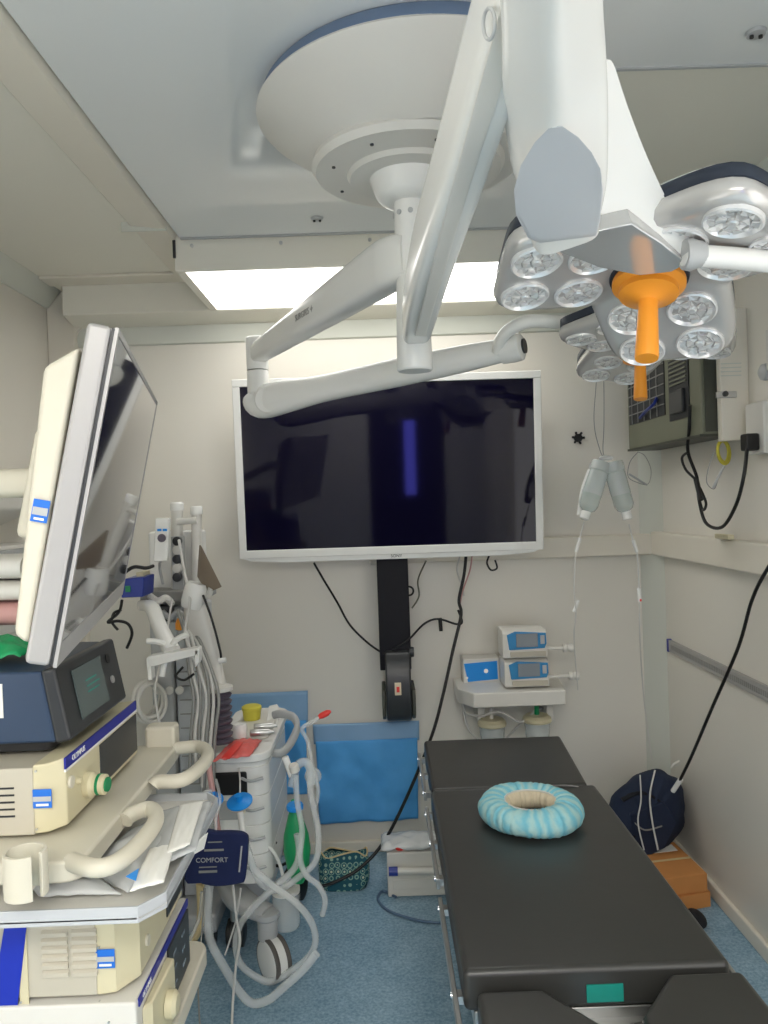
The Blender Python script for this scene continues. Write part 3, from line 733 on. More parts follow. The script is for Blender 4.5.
# air conditioner
ax0 = 1.05; zA = PX(629, 450, ax0).z; yA1 = PX(629, 450, ax0).y; yA0 = PX(702, 438, ax0).y; zT = zA + .40
ac = thing('air_conditioner', 'olive green boxed air unit hanging high on the right wall', 'air conditioner', (1.1, (yA0 + yA1) / 2, zA))
MB().box((ax0, yA0, zA), (XR - .001, yA1, zT)).build('casing', M['olive'], ac, bev=.006)
MB().box((ax0 + .012, yA0 - .003, zA + .01), (XR - .035, yA0 + .002, zT - .01)).build('side_panel', M['olivedark'], ac)
L_ = yA1 - yA0
def gr_(y0, y1_, z0, z1_, nm): return MB().box((ax0 - .004, y0, z0), (ax0 + .002, y1_, z1_)).build(nm, M['vent'], ac)
g1 = gr_(yA0 + L_ * .42, yA1 - .03, zA + .10, zT - .03, 'grille')
mb = MB()
for i in range(1, 7):
    z = zA + .10 + i * .037; mb.box((ax0 - .007, yA0 + L_ * .42, z), (ax0 - .004, yA1 - .03, z + .004))
for i in range(1, 6):
    yv = yA0 + L_ * .42 + i * .07; mb.box((ax0 - .007, yv, zA + .10), (ax0 - .004, yv + .004, zT - .03))
mb.build('grille_bars', M['wire'], ac)
g2 = gr_(yA0 + L_ * .12, yA0 + L_ * .36, zA + .07, zT - .03, 'louvre')
mb = MB()
for i in range(12):
    z = zA + .19 + i * .015; mb.box((ax0 - .008, yA0 + L_ * .14, z), (ax0 - .003, yA0 + L_ * .34, z + .006))
mb.build('louvre_slats', M['olive'], ac)
MB().box((ax0 - .016, yA0 + L_ * .16, zA + .09), (ax0 - .003, yA0 + L_ * .32, zA + .17)).build('plug_block', M['darkgrey'], ac, bev=.004)
MB().tube([P(660, 386, yA1 - .2), PX(655, 402, ax0 - .02), PX(645, 412, ax0 - .02), PX(640, 418, ax0 - .015)], .006).build('inner_lead', M['bluebox'], ac)
MB().box((ax0 - .006, yA0, zA - .006), (XR - .02, yA1, zA + .002)).build('bottom_tray', M['olivedark'], ac)
# cream switch cabinet beside it
cx0 = P(716, 440, yA0 - .0).x; zcb = P(730, 441, yA0 - .02).z
sc = thing('wall_cabinet', 'shallow cream wall cabinet with latch beside the olive air unit', 'cabinet', (1.16, yA0 - .1, zcb))
MB().box((cx0 + .005, yA0 - .035, zcb), (XR, yA0 - .012, zcb + .42)).build('door', M['frame'], sc, bev=.003)
MB().box((cx0 + .004, yA0 - .013, zcb), (XR, yA0 - .005, zcb + .42)).build('back_panel', M['frame'], sc, bev=.003)
q = P(727, 394, yA0 - .04)
MB().box((q.x - .035, q.y - .004, q.z - .012), (q.x + .03, q.y + .006, q.z + .008)).build('latch', M['steel'], sc, bev=.002)
MB().cyl(q + V((-.008, -.01, 0)), q + V((-.008, .005, 0)), .009, n=12).build('latch_knob', M['darkgrey'], sc)
for i in range(4):
    q = P(732, 364 + i * 4, yA0 - .0365); MB().box((q.x - .035, q.y, q.z), (q.x + .03, q.y + .0015, q.z + .0035)).build('printed_line', M['cove'], sc)
# white socket with black plug and cord
sq = PX(757, 430, XR - .02)
so = thing('power_socket', 'tall white socket box on the right wall holding a black plug', 'socket', sq + V((0, 0, -.09)))
MB().box((XR - .035, sq.y - .07, PX(757, 455, XR).z), (XR, sq.y + .045, PX(757, 404, XR).z)).build('socket_box', M['white2'], so, bev=.006)
pl = PX(748, 441, XR - .06)
plug = thing('looped_cable', 'black plug and looped cord hanging between the socket and the air unit', 'cord', pl)
MB().box((XR - .075, pl.y - .022, pl.z - .03), (XR - .034, pl.y + .022, pl.z + .022)).build('plug', M['black'], plug, bev=.006)
A0 = PX(690, 405, ax0 - .012)
Yc = lambda px, py, X=1.09: PX(px, py, X)
MB().tube([A0, Yc(689, 430, 1.045), Yc(688, 452, 1.06), Yc(697, 478, 1.07), Yc(699, 500), Yc(706, 523), Yc(722, 527), Yc(736, 505), Yc(744, 475), Yc(747, 448, 1.12)], .0055, n=10).build('cord', M['black'], plug)
MB().tube([Yc(688, 452, 1.05), Yc(682, 458, 1.05), Yc(686, 470, 1.05), Yc(697, 482, 1.06), Yc(699, 498, 1.06), Yc(703, 510, 1.06), Yc(706, 503, 1.05), Yc(700, 488, 1.05)], .0045, n=8).build('cord_loop', M['black'], plug)
MB().sweep([Yc(696, 479, 1.045), Yc(701, 500, 1.045)], (.016, .02), n=12).build('tie_wrap', M['black'], plug)
# yellow cable coil
q = PX(723, 452, 1.12)
mb = MB()
for k in range(4): mb.torus(q + V((.003 * k, .004 * k, .002 * (k % 2))), (1, -1.2 - .06 * k, .05 * k), .034 + .003 * (k % 3), .0035, 30, 8)
tag(mb.build('cable_coil', M['yellow']), 'small coil of yellow-green cable hanging right of the olive air unit', 'cable coil')
# wire hooks under the unit
def hook(pts, rod, label):
    t_ = thing('wire_hook', label, 'wire hook', pts[0], 'thin wire loops with rods')
    MB().tube(pts, .0015, n=6).build('wire_loop', M['wire'], t_)
    MB().cyl(rod[0], rod[1], .004, n=10).build('rod', M['greyplastic'], t_)
Yh = 3.0
hook([P(638, 452, Yh), P(630, 462, Yh), P(628, 476, Yh), P(636, 482, Yh), P(648, 484, Yh), P(651, 470, Yh), P(645, 456, Yh), P(638, 452, Yh)], (P(629, 474, Yh), P(647, 485, Yh)), 'thin wire loop with a rod below the left end of the olive air unit')
Yh = 2.48
hook([P(714, 452, Yh), P(708, 470, Yh), P(707, 483, Yh), P(714, 489, Yh), P(718, 480, Yh)], (P(713, 488, Yh), P(724, 466, Yh)), 'thin wire loop with a rod below the yellow cable coil')
# small white trunk cover on the band
q = PX(727, 537, XR - .04)
tag(MB().box((XR - .06, q.y - .05, q.z - .006), (XR - .038, q.y + .05, q.z + .01)).build('trunking_clip', M['cream'], bev=.003), 'small pale clip on top of the right wall trunking', 'clip')
# round wall vent at the top right corner
q = PX(766, 372, XR - .005)
tv_ = thing('round_fitting', 'round grey knob on the right wall at the photo edge', 'wall fitting', q)
MB().lathe([(0, 0), (.026, 0), (.024, .012), (.012, .02), (0, .02)], q, (-1, 0, 0)).build('knob', M['greyplastic'], tv_)
MB().box((XR - .02, q.y - .05, q.z + .0), (XR - .001, q.y - .03, q.z + .12)).build('mount', M['white2'], tv_, bev=.004)

# IV bottles
def iv(cap, neck_end, label, rc, drip):
    t_ = thing('infusion_bottle', label, 'infusion bottle', neck_end, 'hanging infusion bottles')
    ax = (neck_end - cap); L = ax.length; ax.normalize()
    MB().lathe([(0, 0), (.02, 0), (.030, .012), (.033, .03), (.033, L * .80), (.026, L * .88), (.013, L * .92), (.013, L), (0, L)], cap, ax, 32).build('bottle', M['bottle'], t_)
    MB().lathe([(0, -.004), (.034, -.004), (.036, .005), (.036, .028), (.030, .034), (0, .034)], cap + ax * .006, ax, 24).build('hanger_cap', M['clear'], t_)
    MB().lathe([(0, L * .92), (.0165, L * .92), (.0165, L * 1.05), (.010, L * 1.07), (0, L * 1.07)], cap, ax, 20).build('neck_cap', M['white'], t_)
    MB().lathe([(.0335, L * .2), (.0338, L * .21), (.0338, L * .6), (.0335, L * .61)], cap, ax, 32).build('graduation_label', M['clear'], t_)
    MB().tube(drip, .0022, n=6).build('drip_line', M['cable_w'], t_)
    d0 = drip[1]
    MB().cyl(drip[1], drip[2], .006, n=10).build('drip_chamber', M['white'], t_)
    return t_
YI = 2.62
i1 = iv(P(602, 462, YI), P(585, 516, YI - .02), 'left infusion bottle of the hanging pair, leaning left', 0, [P(584, 522, YI), P(580, 538, YI), P(576, 552, YI), P(574, 590, YI), P(576, 612, YI + .01), P(574, 640, YI + .08), P(578, 690, YI + .2)])
MB().tube([P(590, 470, YI), P(583, 490, YI), P(579, 515, YI)], .008, n=10).build('side_clamp', M['white'], i1)
MB().cyl(P(578, 600, YI + .01), P(574, 612, YI + .01), .006, n=10).build('roller_clamp', M['white'], i1)
i2 = iv(P(612, 462, YI), P(627, 516, YI - .02), 'right infusion bottle of the hanging pair, leaning right', 0, [P(629, 524, YI), P(633, 540, YI), P(637, 552, YI), P(639, 590, YI + .02), P(640, 640, YI + .1), P(644, 700, YI + .3), P(652, 760, YI + .35)])
MB().cyl(P(639, 588, YI + .02), P(640, 602, YI + .02), .007, n=10).build('roller_clamp', M['white'], i2)
MB().box(P(640, 600, YI + .02) - V((.003, .008, .004)), P(640, 600, YI + .02) + V((.003, .002, .004))).build('red_mark', M['red'], i2)
hkz = ZC - .02
hw = thing('hanging_wire', 'thin wire loop from the ceiling holding two infusion bottles', 'wire', P(606, 458, YI))
top_ = P(600, 345, YI); top_.z = 2.285; top_ = V((top_.x, YI, ZC))
MB().tube([top_, P(597, 360, YI), P(594, 420, YI), P(600, 450, YI), P(606, 460, YI)], .0014, n=6).build('wire_strand', M['wire'], hw)
MB().tube([top_, P(603, 360, YI), P(604, 420, YI), P(603, 450, YI), P(606, 460, YI)], .0014, n=6).build('wire_strand', M['wire'], hw)
MB().ball(P(606, 458, YI), .016, (1.6, .8, .6)).build('knot', M['clear'], hw)

# syringe pump shelf
sh = thing('wall_shelf', 'off-white wall shelf with blue panel carrying two syringe pumps', 'shelf', P(515, 705, 3.1))
def bx(px0, px1, Ya, Yb, z0, z1): return
ysf, ysb = 3.02, YB - .001
za = P(515, 692, ysf).z; zb2 = P(515, 707, ysf).z
xa = P(474, 700, ysf).x; xb = P(566, 692, ysf).x
MB().prism([(xa, ysf, zb2), (xb, ysf, zb2), (xb + .03, ysb, zb2), (xa - .055, ysb, zb2), (xa - .055, ysf + .09, zb2)], (0, 0, za - zb2)).build('shelf_top', M['white2'], sh, bev=.006)
MB().box((P(463, 670, 3.2).x, 3.20, za - .01), (P(500, 670, 3.2).x, ysb, P(480, 661, 3.2).z + .01)).build('panel_housing', M['white2'], sh, bev=.006)
p_ = [P(464, 664, 3.196), P(497, 661, 3.196), P(498, 679, 3.196), P(468, 682, 3.196)]
pn = MB().prism(p_, (0, .008, 0)).build('blue_panel', M['panelblue'], sh)
MB().cyl(P(486, 671, 3.192), P(486, 671, 3.2), .009).build('panel_button', M['white'], pn)
MB().cyl(P(467, 678, 3.192), P(467, 678, 3.2), .005).build('panel_button', M['white'], pn)
for xx in (xa + .03, xb - .05): MB().box((xx, 3.16, zb2 - .10), (xx + .03, ysb, zb2)).build('bracket', M['white2'], sh, bev=.004)
def pump(yb_, zoff, px0, px1, pyb, pyt, label, knobpx):
    Yf = 3.06
    a_ = P(px0, pyb, Yf); b_ = P(px1, pyb, Yf); tt = P((px0 + px1) / 2, pyt, Yf)
    t_ = thing('syringe_pump', label, 'syringe pump', ((a_.x + b_.x) / 2, Yf + .06, a_.z), 'syringe pumps on the wall shelf')
    z0 = a_.z; z1 = tt.z
    MB().prism([(a_.x, Yf, z0), (a_.x, Yf - .0, z1 - .012), (a_.x, Yf + .02, z1), (a_.x, Yf + .13, z1), (a_.x, Yf + .13, z0)], (b_.x - a_.x, 0, 0)).build('housing', M['white2'], t_, bev=.006)
    H = z1 - z0; W_ = b_.x - a_.x
    fp = MB().prism([(a_.x + .026, Yf - .004, z0 + H * .30), (b_.x - .012, Yf - .004, z0 + H * .34), (b_.x - .004, Yf - .004, z0 + H * .50), (b_.x - .006, Yf - .004, z0 + H * .88), (a_.x + .05, Yf - .004, z0 + H * .96), (a_.x + .018, Yf - .004, z0 + H * .84)], (0, .006, 0)).build('front_panel', M['pumpblue'], t_, bev=.002)
    MB().box((a_.x + W_ * .30, Yf - .008, z0 + H * .40), (a_.x + W_ * .78, Yf - .003, z0 + H * .88)).build('display', M['lcd'], fp, bev=.001)
    MB().box((b_.x - W_ * .16, Yf - .008, z0 + H * .5), (b_.x - W_ * .07, Yf - .003, z0 + H * .8)).build('keypad', M['greyplastic'], fp)
    MB().box((a_.x + .03, Yf - .006, z0 + H * .06), (b_.x - .008, Yf + .002, z0 + H * .24)).build('syringe_slot', M['greige'], t_, bev=.002)
    k = P(knobpx[0], knobpx[1], Yf + .01)
    MB().cyl((b_.x - .02, Yf + .01, k.z), (k.x, Yf + .01, k.z), .007, n=12).build('plunger', M['white2'], t_)
    MB().lathe([(0, -.012), (.016, -.012), (.018, 0), (.013, .006), (.018, .018), (.016, .028), (0, .03)], k, (1, 0, 0), 20).build('plunger_knob', M['white2'], t_)
    return t_
pump(0, 0, 505, 550, 688, 660, 'lower syringe pump of the two stacked on the wall shelf', (572, 676))
pump(0, 0, 503, 548, 659, 630, 'upper syringe pump of the two stacked on the wall shelf', (566, 648))
def canister(px, py, rpx, label, green):
    Yf = 3.14; c_ = P(px, py, Yf); r = rpx * Yf / 770
    t_ = thing('suction_canister', label, 'canister', c_ + V((0, 0, -.10)), 'suction canisters under the wall shelf')
    MB().lathe([(0, -.10), (r * .8, -.10), (r * .92, -.01), (r * .95, 0), (r * .9, -.002), (r * .78, -.095), (0, -.095)], c_, (0, 0, 1)).build('jar', M['clear'], t_)
    MB().lathe([(0, -.005), (r, -.005), (r * 1.04, .0), (r * 1.0, .012), (r * .8, .022), (0, .024)], c_, (0, 0, 1)).build('lid', M['cream'], t_)
    if green: MB().cyl(c_ + V((.0, 0, .02)), c_ + V((0, 0, .06)), .010).build('valve', M['greendark'], t_)
    else: MB().tube([c_ + V((0, 0, .02)), c_ + V((0, 0, .06)), c_ + V((.01, 0, .085)), c_ + V((.05, .02, .095))], .008).build('valve', M['white2'], t_)
canister(492, 724, 14, 'left suction canister under the pump shelf, with white valve', False)
canister(537, 720, 14, 'right suction canister under the pump shelf, with green valve', True)
cable('suction_tube', [P(463, 700, 3.22), P(466, 712, 3.2), P(480, 716, 3.16), P(500, 712, 3.12), P(520, 722, 3.12), P(534, 712, 3.15)], .005, M['cable_w'], 'pale suction tube looping between the canisters under the pump shelf', 'tube')
cable('suction_tube', [P(462, 704, 3.25), P(468, 728, 3.22), P(482, 742, 3.2), P(500, 748, 3.18)], .005, M['cable_w'], 'pale suction tube curving down at the left of the pump shelf', 'tube')
cable('suction_tube', [P(505, 740, 3.2), P(520, 724, 3.18), P(534, 712, 3.2), P(548, 706, 3.25)], .005, M['cable_w'], 'pale suction tube rising between the two canisters to the right', 'tube')

# backpack, boxes, cables in the right corner
bp_c = P(650, 812, 3.0)
pk = thing('backpack', 'dark navy cloth backpack slumped in the right back corner', 'backpack', (bp_c.x, 3.02, .0))
pk_rings = []
outline = [(612, 797), (626, 782), (640, 773), (656, 769), (672, 775), (682, 785), (686, 805), (684, 822), (676, 838), (660, 856), (640, 872), (618, 862), (606, 830)]
op = ply(outline); cxx, cyy = 648, 822
rr = []
for Yb_, sc_ in ((3.16, .82), (3.12, .97), (3.04, 1.0), (2.98, .97), (2.94, .84), (2.915, .6), (2.905, .25)):
    ring = []
    for q in op:
        f_ = 1 + .05 * noise.noise(V((q.x * .08, q.y * .08, Yb_ * 9)))
        p3 = P(cxx + (q.x - cxx) * sc_ * f_, cyy + (q.y - cyy) * sc_ * f_, Yb_ + .012 * noise.noise(V((q.x * .12, q.y * .12, 2))))
        p3.x = min(p3.x, XR - .02); p3.z = max(p3.z, .012); ring.append(p3)
    rr.append(ring)
MB().ringstack(rr).build('bag_body', M['packnavy'], pk, angle=80)
for s_px in ([(622, 800), (640, 792), (658, 800), (672, 818)], [(630, 838), (650, 826), (668, 832)], [(628, 785), (650, 779), (672, 787)]):
    a_, z_ = path_w([P(x, y, 2.925 if y > 790 else 2.985) for x, y in s_px], [(.012, .03)] * len(s_px)); MB().sweep(a_, z_, up=(0, -1, 0), e=3).build('strap', M['packblack'], pk)
MB().tube([P(634, 822, 2.905), P(645, 830, 2.90), P(662, 826, 2.905)], .003).build('zip', M['wire'], pk)
MB().prism([P(628, 812, 2.92), P(662, 800, 2.92), P(676, 820, 2.93), P(664, 846, 2.93), P(640, 858, 2.93)], (0, -.02, 0)).build('front_pocket', M['packnavy'], pk, bev=.008)
# cardboard boxes
def carton(o_, x_, y_, z_, label, lbl):
    t_ = thing('cardboard_box', label, 'box', V(o_), 'cardboard boxes by the right wall')
    MB().obox(o_, x_, y_, z_).build('carton', M['card'], t_, bev=.002)
    o_ = V(o_); x_ = V(x_); y_ = V(y_); z_ = V(z_)
    MB().obox(o_ + z_ + x_ * .0 + y_ * .46 , x_, y_ * .05, V((0, 0, .0008))).build('tape', M['tan'], t_)
    if lbl: MB().obox(o_ + z_ + x_ * .1 + y_ * .72, x_ * .8, y_ * .2, V((0, 0, .0012))).build('shipping_label', M['paper'], t_)
carton((.945, 2.70, .0), (.20, .05, 0), (-.03, .26, 0), (0, 0, .055), 'lower flat cardboard box by the right wall behind the table', False)
carton((.935, 2.72, .056), (.20, .03, 0), (-.02, .26, 0), (0, 0, .065), 'upper cardboard box with white label below the navy backpack', True)
# dark shoe-like bag at foot of boxes
mb = MB(); mb.ball(V((1.045, 2.635, .024)), .034, (.9, 1.6, .65)); tag(mb.build('cloth_bundle', M['packblack']), 'small dark bundle on the floor in front of the cardboard boxes', 'bundle')
cable('hanging_cable', [P(800, 520, 2.1), P(768, 568, 2.2), P(752, 600, 2.3), P(738, 648, 2.4), P(712, 708, 2.55), P(692, 755, 2.7), P(680, 780, 2.8)], .0055, M['black'], 'black cable hanging from the right edge down to the backpack')
tag(MB().tube([P(681, 779, 2.8), P(673, 791, 2.84)], .009, k=2, n=12).build('cable_plug', M['white']), 'small white plug at the end of the black cable by the backpack', 'plug')
cable('white_wire', [P(640, 775, 2.88), P(641, 800, 2.86), P(638, 822, 2.85), P(644, 850, 2.84)], .0028, M['cable_w'], 'thin white wire crossing the left part of the backpack')
cable('white_wire', [P(655, 770, 2.88), P(650, 795, 2.86), P(652, 820, 2.85), P(658, 850, 2.84)], .0035, M['cable_w'], 'thicker white wire crossing the middle of the backpack')
q = P(674, 765, 3.1); 
tag(MB().tube([P(671, 768, 3.1), P(674, 764, 3.1), P(679, 761, 3.12)], .004).build('tape_scrap', M['paper']), 'tiny white scrap on the right wall above the backpack', 'scrap')

# ================================================================== FLOOR ITEMS LEFT OF TABLE
Yp = 2.96
p0 = P(318, 884, Yp); p1 = P(370, 886, Yp)
po = thing('fabric_pouch', 'teal patterned cloth pouch lying on the floor by the back wall', 'pouch', ((p0.x + p1.x) / 2, Yp + .03, 0))
x0p, x1p = p0.x, p1.x; zt_ = P(345, 858, Yp).z
mb = MB()
rg = []
for k, (f_, z_) in enumerate(((.86, .002), (.98, .03), (1.0, .07), (.97, zt_ - .01), (.93, zt_))):
    ring = []
    for i in range(32):
        a_ = 2 * PI * i / 32; c_, s_ = math.cos(a_), math.sin(a_)
        xx = (x0p + x1p) / 2 + (x1p - x0p) / 2 * f_ * math.copysign(abs(c_) ** .6, c_); yy = Yp + .045 + .06 * f_ * (1 - .6 * (z_ / zt_)) * math.copysign(abs(s_) ** .7, s_)
        ring.append(V((xx, yy, z_ + (.012 * math.sin(i * .8) if k == 4 else 0))))
    rg.append(ring)
mb.ringstack(rg); mb.build('bag', M['pouch'], po, angle=80)
MB().tube([rg[-1][i] + V((0, 0, .001)) for i in range(32)] + [rg[-1][0]], .003, k=2).build('piping', M['tan'], po)
# white device box with tube
Yd = 2.90
d0 = P(388, 894, Yd); d1 = P(437, 891, Yd); zt2 = P(410, 852, Yd).z
dv = thing('white_box', 'low off-white box lying on the floor left of the operating table head', 'box', ((d0.x + d1.x) / 2, Yd + .06, 0))
MB().box((d0.x, Yd, 0), (.235, Yd + .14, zt2)).build('box_body', M['white2'], dv, bev=.006)
MB().box((d0.x + .02, Yd - .004, zt2 * .18), (.22, Yd, zt2 * .40)).build('lower_panel', M['white2'], dv, bev=.002)
sy = P(392, 873, Yd - .03)
tb = thing('sample_tube', 'tube with blue cap lying across the front of the low white box', 'tube', sy)
MB().cyl((sy.x - .004, Yd - .018, sy.z), (.22, Yd - .018, sy.z - .004), .013, n=20).build('tube_body', M['white2'], tb)
MB().cyl((sy.x - .012, Yd - .018, sy.z), (sy.x + .022, Yd - .018, sy.z), .0165, n=20).build('cap', M['bluebox'], tb)
# crumpled bag on top with red cap
mb = MB(); bb0 = P(383, 852, Yd + .02); 
mb.sheet(lambda a_, b_: (d0.x - .02 + a_ * .25, Yd - .01 + b_ * .14, zt2 + .012 + .03 * (math.sin(a_ * PI) * math.sin(b_ * PI)) ** .5 + .014 * noise.noise(V((a_ * 6, b_ * 5, 4))) + .002), 24, 14, .001)
cb = mb.build('plastic_bag', M['film'], angle=80); tag(cb, 'crumpled clear plastic bag with red cap on top of the low white box', 'bag')
q = P(400, 848, Yd + .02); MB().ball(q, .015, (1.2, .7, .7)).build('red_cap', M['red'], cb)
cable('blue_hose', [V((d0.x + .03, Yd - .012, .007)), PZ(383, 891, .007), PZ(378, 899, .007), PZ(386, 909, .007), PZ(402, 916, .007), PZ(422, 921, .007), PZ(442, 923, .007)], .005, M['cable_b'], 'thin blue-grey hose curving on the floor beside the white box', 'hose')

# ================================================================== SURGICAL MONITOR (left)
NB, NT, FB, FT = P(52, 673, .95), P(119, 324, .975), P(122, 592, 1.69), P(156, 405, 1.72)
mc = (NB + NT + FB + FT) / 4
dw = ((FB - NB) + (FT - NT)).normalized(); du = ((NT - NB) + (FT - FB)); du = (du - dw * du.dot(dw)).normalized(); dn_ = dw.cross(du)
if dn_.x < 0: dn_ = -dn_
WM = ((FB - NB).length + (FT - NT).length) / 2; HM = ((NT - NB).length + (FT - FB).length) / 2
def Mo(a, b, d): return mc + dw * (a * WM / 2) + du * (b * HM / 2) + dn_ * d
def slab(a0, b0, a1, b1, d0_, d1_): return MB().prism([Mo(a0, b0, d0_), Mo(a1, b0, d0_), Mo(a1, b1, d0_), Mo(a0, b1, d0_)], dn_ * (d1_ - d0_))
mo = thing('medical_monitor', 'large silver-framed surgical monitor tilted at the left, seen almost edge-on', 'monitor', Mo(0, -1, -.04))
slab(-1, -1, 1, 1, -.036, -.006).build('side_frame', M['silver'], mo, bev=.006)
slab(-.996, -.992, .996, .992, -.006, -.002).build('gasket', M['darkgrey'], mo)
sx_, sy_ = .022, .035
mb = MB()
for q in ((-1, -1, 1, -.86), (-1, 1 - sy_, 1, 1), (-1, -.86, -1 + sx_, 1 - sy_), (1 - sx_, -.86, 1, 1 - sy_)):
    mb.prism([Mo(q[0], q[1], -.002), Mo(q[2], q[1], -.002), Mo(q[2], q[3], -.002), Mo(q[0], q[3], -.002)], dn_ * .0045)
mb.build('front_bezel', M['silver'], mo)
slab(-1 + sx_ * .5, -.87, 1 - sx_ * .5, 1 - sy_ * .5, -.001, .0015).build('screen', M['medscreen'], mo)
hs = [Mo(-.985, -.90, -.036), Mo(.95, -.90, -.036), Mo(.95, .86, -.040), Mo(-.985, .86, -.040)]
hb = [Mo(-.965, -.86, -.056), Mo(.8, -.80, -.08), Mo(.8, .70, -.11), Mo(-.965, .70, -.079)]
MB().hexa(hb, hs).build('rear_housing', M['cream2'], mo, bev=.008)
slab(-.3, -.4, .5, .4, -.13, -.08).build('rear_hump', M['cream2'], mo, bev=.01)
# blue sticker on the near side of rear housing
def on_side(b, d, off=.0015):
    return Mo(-.985 + .012 * ((d + .036) / -.034) - off * 2 / WM, b, d)
st = MB().prism([on_side(-.06, -.040), on_side(-.06, -.060), on_side(-.19, -.060), on_side(-.19, -.040)], -dw * .0015).build('blue_sticker', M['sticker'], mo)
MB().prism([on_side(-.105, -.041, .003), on_side(-.105, -.059, .003), on_side(-.15, -.059, .003), on_side(-.15, -.041, .003)], -dw * .001).build('sticker_band', M['greyplastic'], st)
MB().prism([on_side(-.165, -.044, .003), on_side(-.165, -.056, .003), on_side(-.178, -.056, .003), on_side(-.178, -.044, .003)], -dw * .001).build('sticker_print', M['paper'], st)
MB().sweep([Mo(0, 0, -.14), Mo(0, -.1, -.24), V((-.995, 1.40, 1.42))], (.06, .05), e=3).build('mount_arm', M['cream2'], mo)
MB().cyl((-.995, 1.40, 1.36), (-.995, 1.40, 1.48), .035).build('mount_collar', M['greyplastic'], mo)

# ================================================================== ENDOSCOPY CART
ct = thing('endoscopy_cart', 'cream equipment cart at the left with loop handles and round holder', 'cart', (-.72, 1.37, 0))
def rrect(x0, x1, y0, y1, r, n=6):
    o_ = []
    for cx_, cy_, a0 in ((x1 - r, y0 + r, -PI / 2), (x1 - r, y1 - r, 0), (x0 + r, y1 - r, PI / 2), (x0 + r, y0 + r, PI)):
        for i in range(n + 1): a = a0 + PI / 2 * i / n; o_.append((cx_ + r * math.cos(a), cy_ + r * math.sin(a)))
    return o_
def plate(o_, z0, z1): return MB().hexa([(x, y, z0) for x, y in o_], [(x, y, z1) for x, y in o_])
plate(rrect(-1.02, -.452, 1.12, 1.665, .035), .958, .992).build('upper_shelf', M['cream2'], ct, bev=.006, seg=3)
plate(rrect(-1.02, -.386, 1.12, 1.60, .035), .56, .60).build('middle_shelf', M['cream2'], ct, bev=.006)
plate(rrect(-1.02, -.36, 1.09, 1.66, .05), .10, .18).build('base', M['cream2'], ct, bev=.01)
for yy in (1.12, 1.60): MB().box((-1.0, yy, .15), (-.95, yy + .05, 1.0)).build('post', M['cream2'], ct, bev=.008)
MB().cyl((-.995, 1.40, .97), (-.995, 1.40, 1.36), .022).build('pole', M['steel'], ct)
MB().cyl((-.995, 1.40, 1.48), (-.995, 1.40, 1.56), .025).build('pole', M['steel'], ct)
for xx in (-.95, -.42):
    for yy in (1.16, 1.59): MB().cyl((xx - .015, yy, .05), (xx + .015, yy, .05), .05).build('caster', M['darkgrey'], ct)
zh = .985
def hnd(pts, r=.0125): return MB().sweep(smooth(pts, 6), (r * 2.1, r * 2.1), n=20, e=2.2)
MB().box((-.52, 1.645, .955), (-.455, 1.69, 1.035)).build('handle_bracket', M['cream2'], ct, bev=.008)
h1 = [V((-.475, 1.135, zh)), PZ(95, 868, zh), PZ(118, 862, zh), PZ(142, 841, zh), PZ(156, 820, zh), PZ(150, 809, zh), PZ(132, 814, zh), V((-.445, 1.29, zh - .005))]
hnd(h1).build('handle', M['cream2'], ct, angle=60)
h2 = [V((-.445, 1.45, zh - .005)), PZ(158, 782, zh), PZ(182, 780, zh), PZ(200, 768, zh), PZ(208, 755, zh), PZ(200, 747, zh), PZ(178, 748, zh), V((-.465, 1.65, zh))]
hnd(h2).build('handle', M['cream2'], ct, angle=60)
# round holder at the near corner
rc_ = PZ(25, 853, 1.028)
mb = MB(); n = 40; ri, ro = .0235, .0290
ang = [(-.35 + (2 * PI - .5) * i / n) for i in range(n + 1)]
rings = []
for a in ang:
    d_ = V((math.cos(a), math.sin(a), 0)); rings.append([rc_ + d_ * ri + V((0, 0, -.058)), rc_ + d_ * ro + V((0, 0, -.058)), rc_ + d_ * ro + V((0, 0, .004)), rc_ + d_ * ri + V((0, 0, .004))])
mb.ringstack(rings).build('ring_holder', M['cream2'], ct, bev=.0012)
MB().box((-.56, 1.10, .955), (-.52, 1.13, .985)).build('holder_bracket', M['cream2'], ct, bev=.004)
# pull-out tray with bagged supplies
tr = thing('pull_out_tray', 'grey metal tray sticking out under the upper cart shelf', 'tray', (-.6, 1.3, .905))
to = [(-.95, 1.095), (-.365, 1.095), (-.335, 1.135), (-.335, 1.50), (-.36, 1.53), (-.95, 1.53)]
plate(to, .914, .920).build('tray_base', M['white2'], tr, bev=.002)
mb = MB()
for a_, b_ in zip(to, to[1:]):
    a3 = V((a_[0], a_[1], .910)); b3 = V((b_[0], b_[1], .910)); d_ = (b3 - a3).normalized(); n_ = V((-d_.y, d_.x, 0)) * .004
    mb.prism([a3, b3, b3 + n_, a3 + n_], (0, 0, .024))
mb.build('tray_rim', M['capgrey'], tr, bev=.001)
def pack(poly, zz, h, m, label, seed, cat='packet', name='supply_packet', sub=None, group='packets on the pull-out tray'):
    P0 = [PZ(x, y, zz) for x, y in poly]
    o_ = tag(MB().sheet(lambda a_, b_: (lambda p: V((p.x, p.y, zz + .002 + h * (math.sin(PI * a_) * math.sin(PI * b_)) ** .4 + .35 * h * (noise.noise(V((a_ * 5 + seed, b_ * 5, seed))) + .5))))(P0[0].lerp(P0[1], a_).lerp(P0[3].lerp(P0[2], a_), b_)), 22, 22, .0012).build(name, m, angle=80), label, cat, group)
    return o_
pack([(80, 872), (168, 812), (204, 832), (128, 896)], .924, .020, M['film'], 'crumpled clear plastic packet filling the middle of the grey pull-out tray', 3)
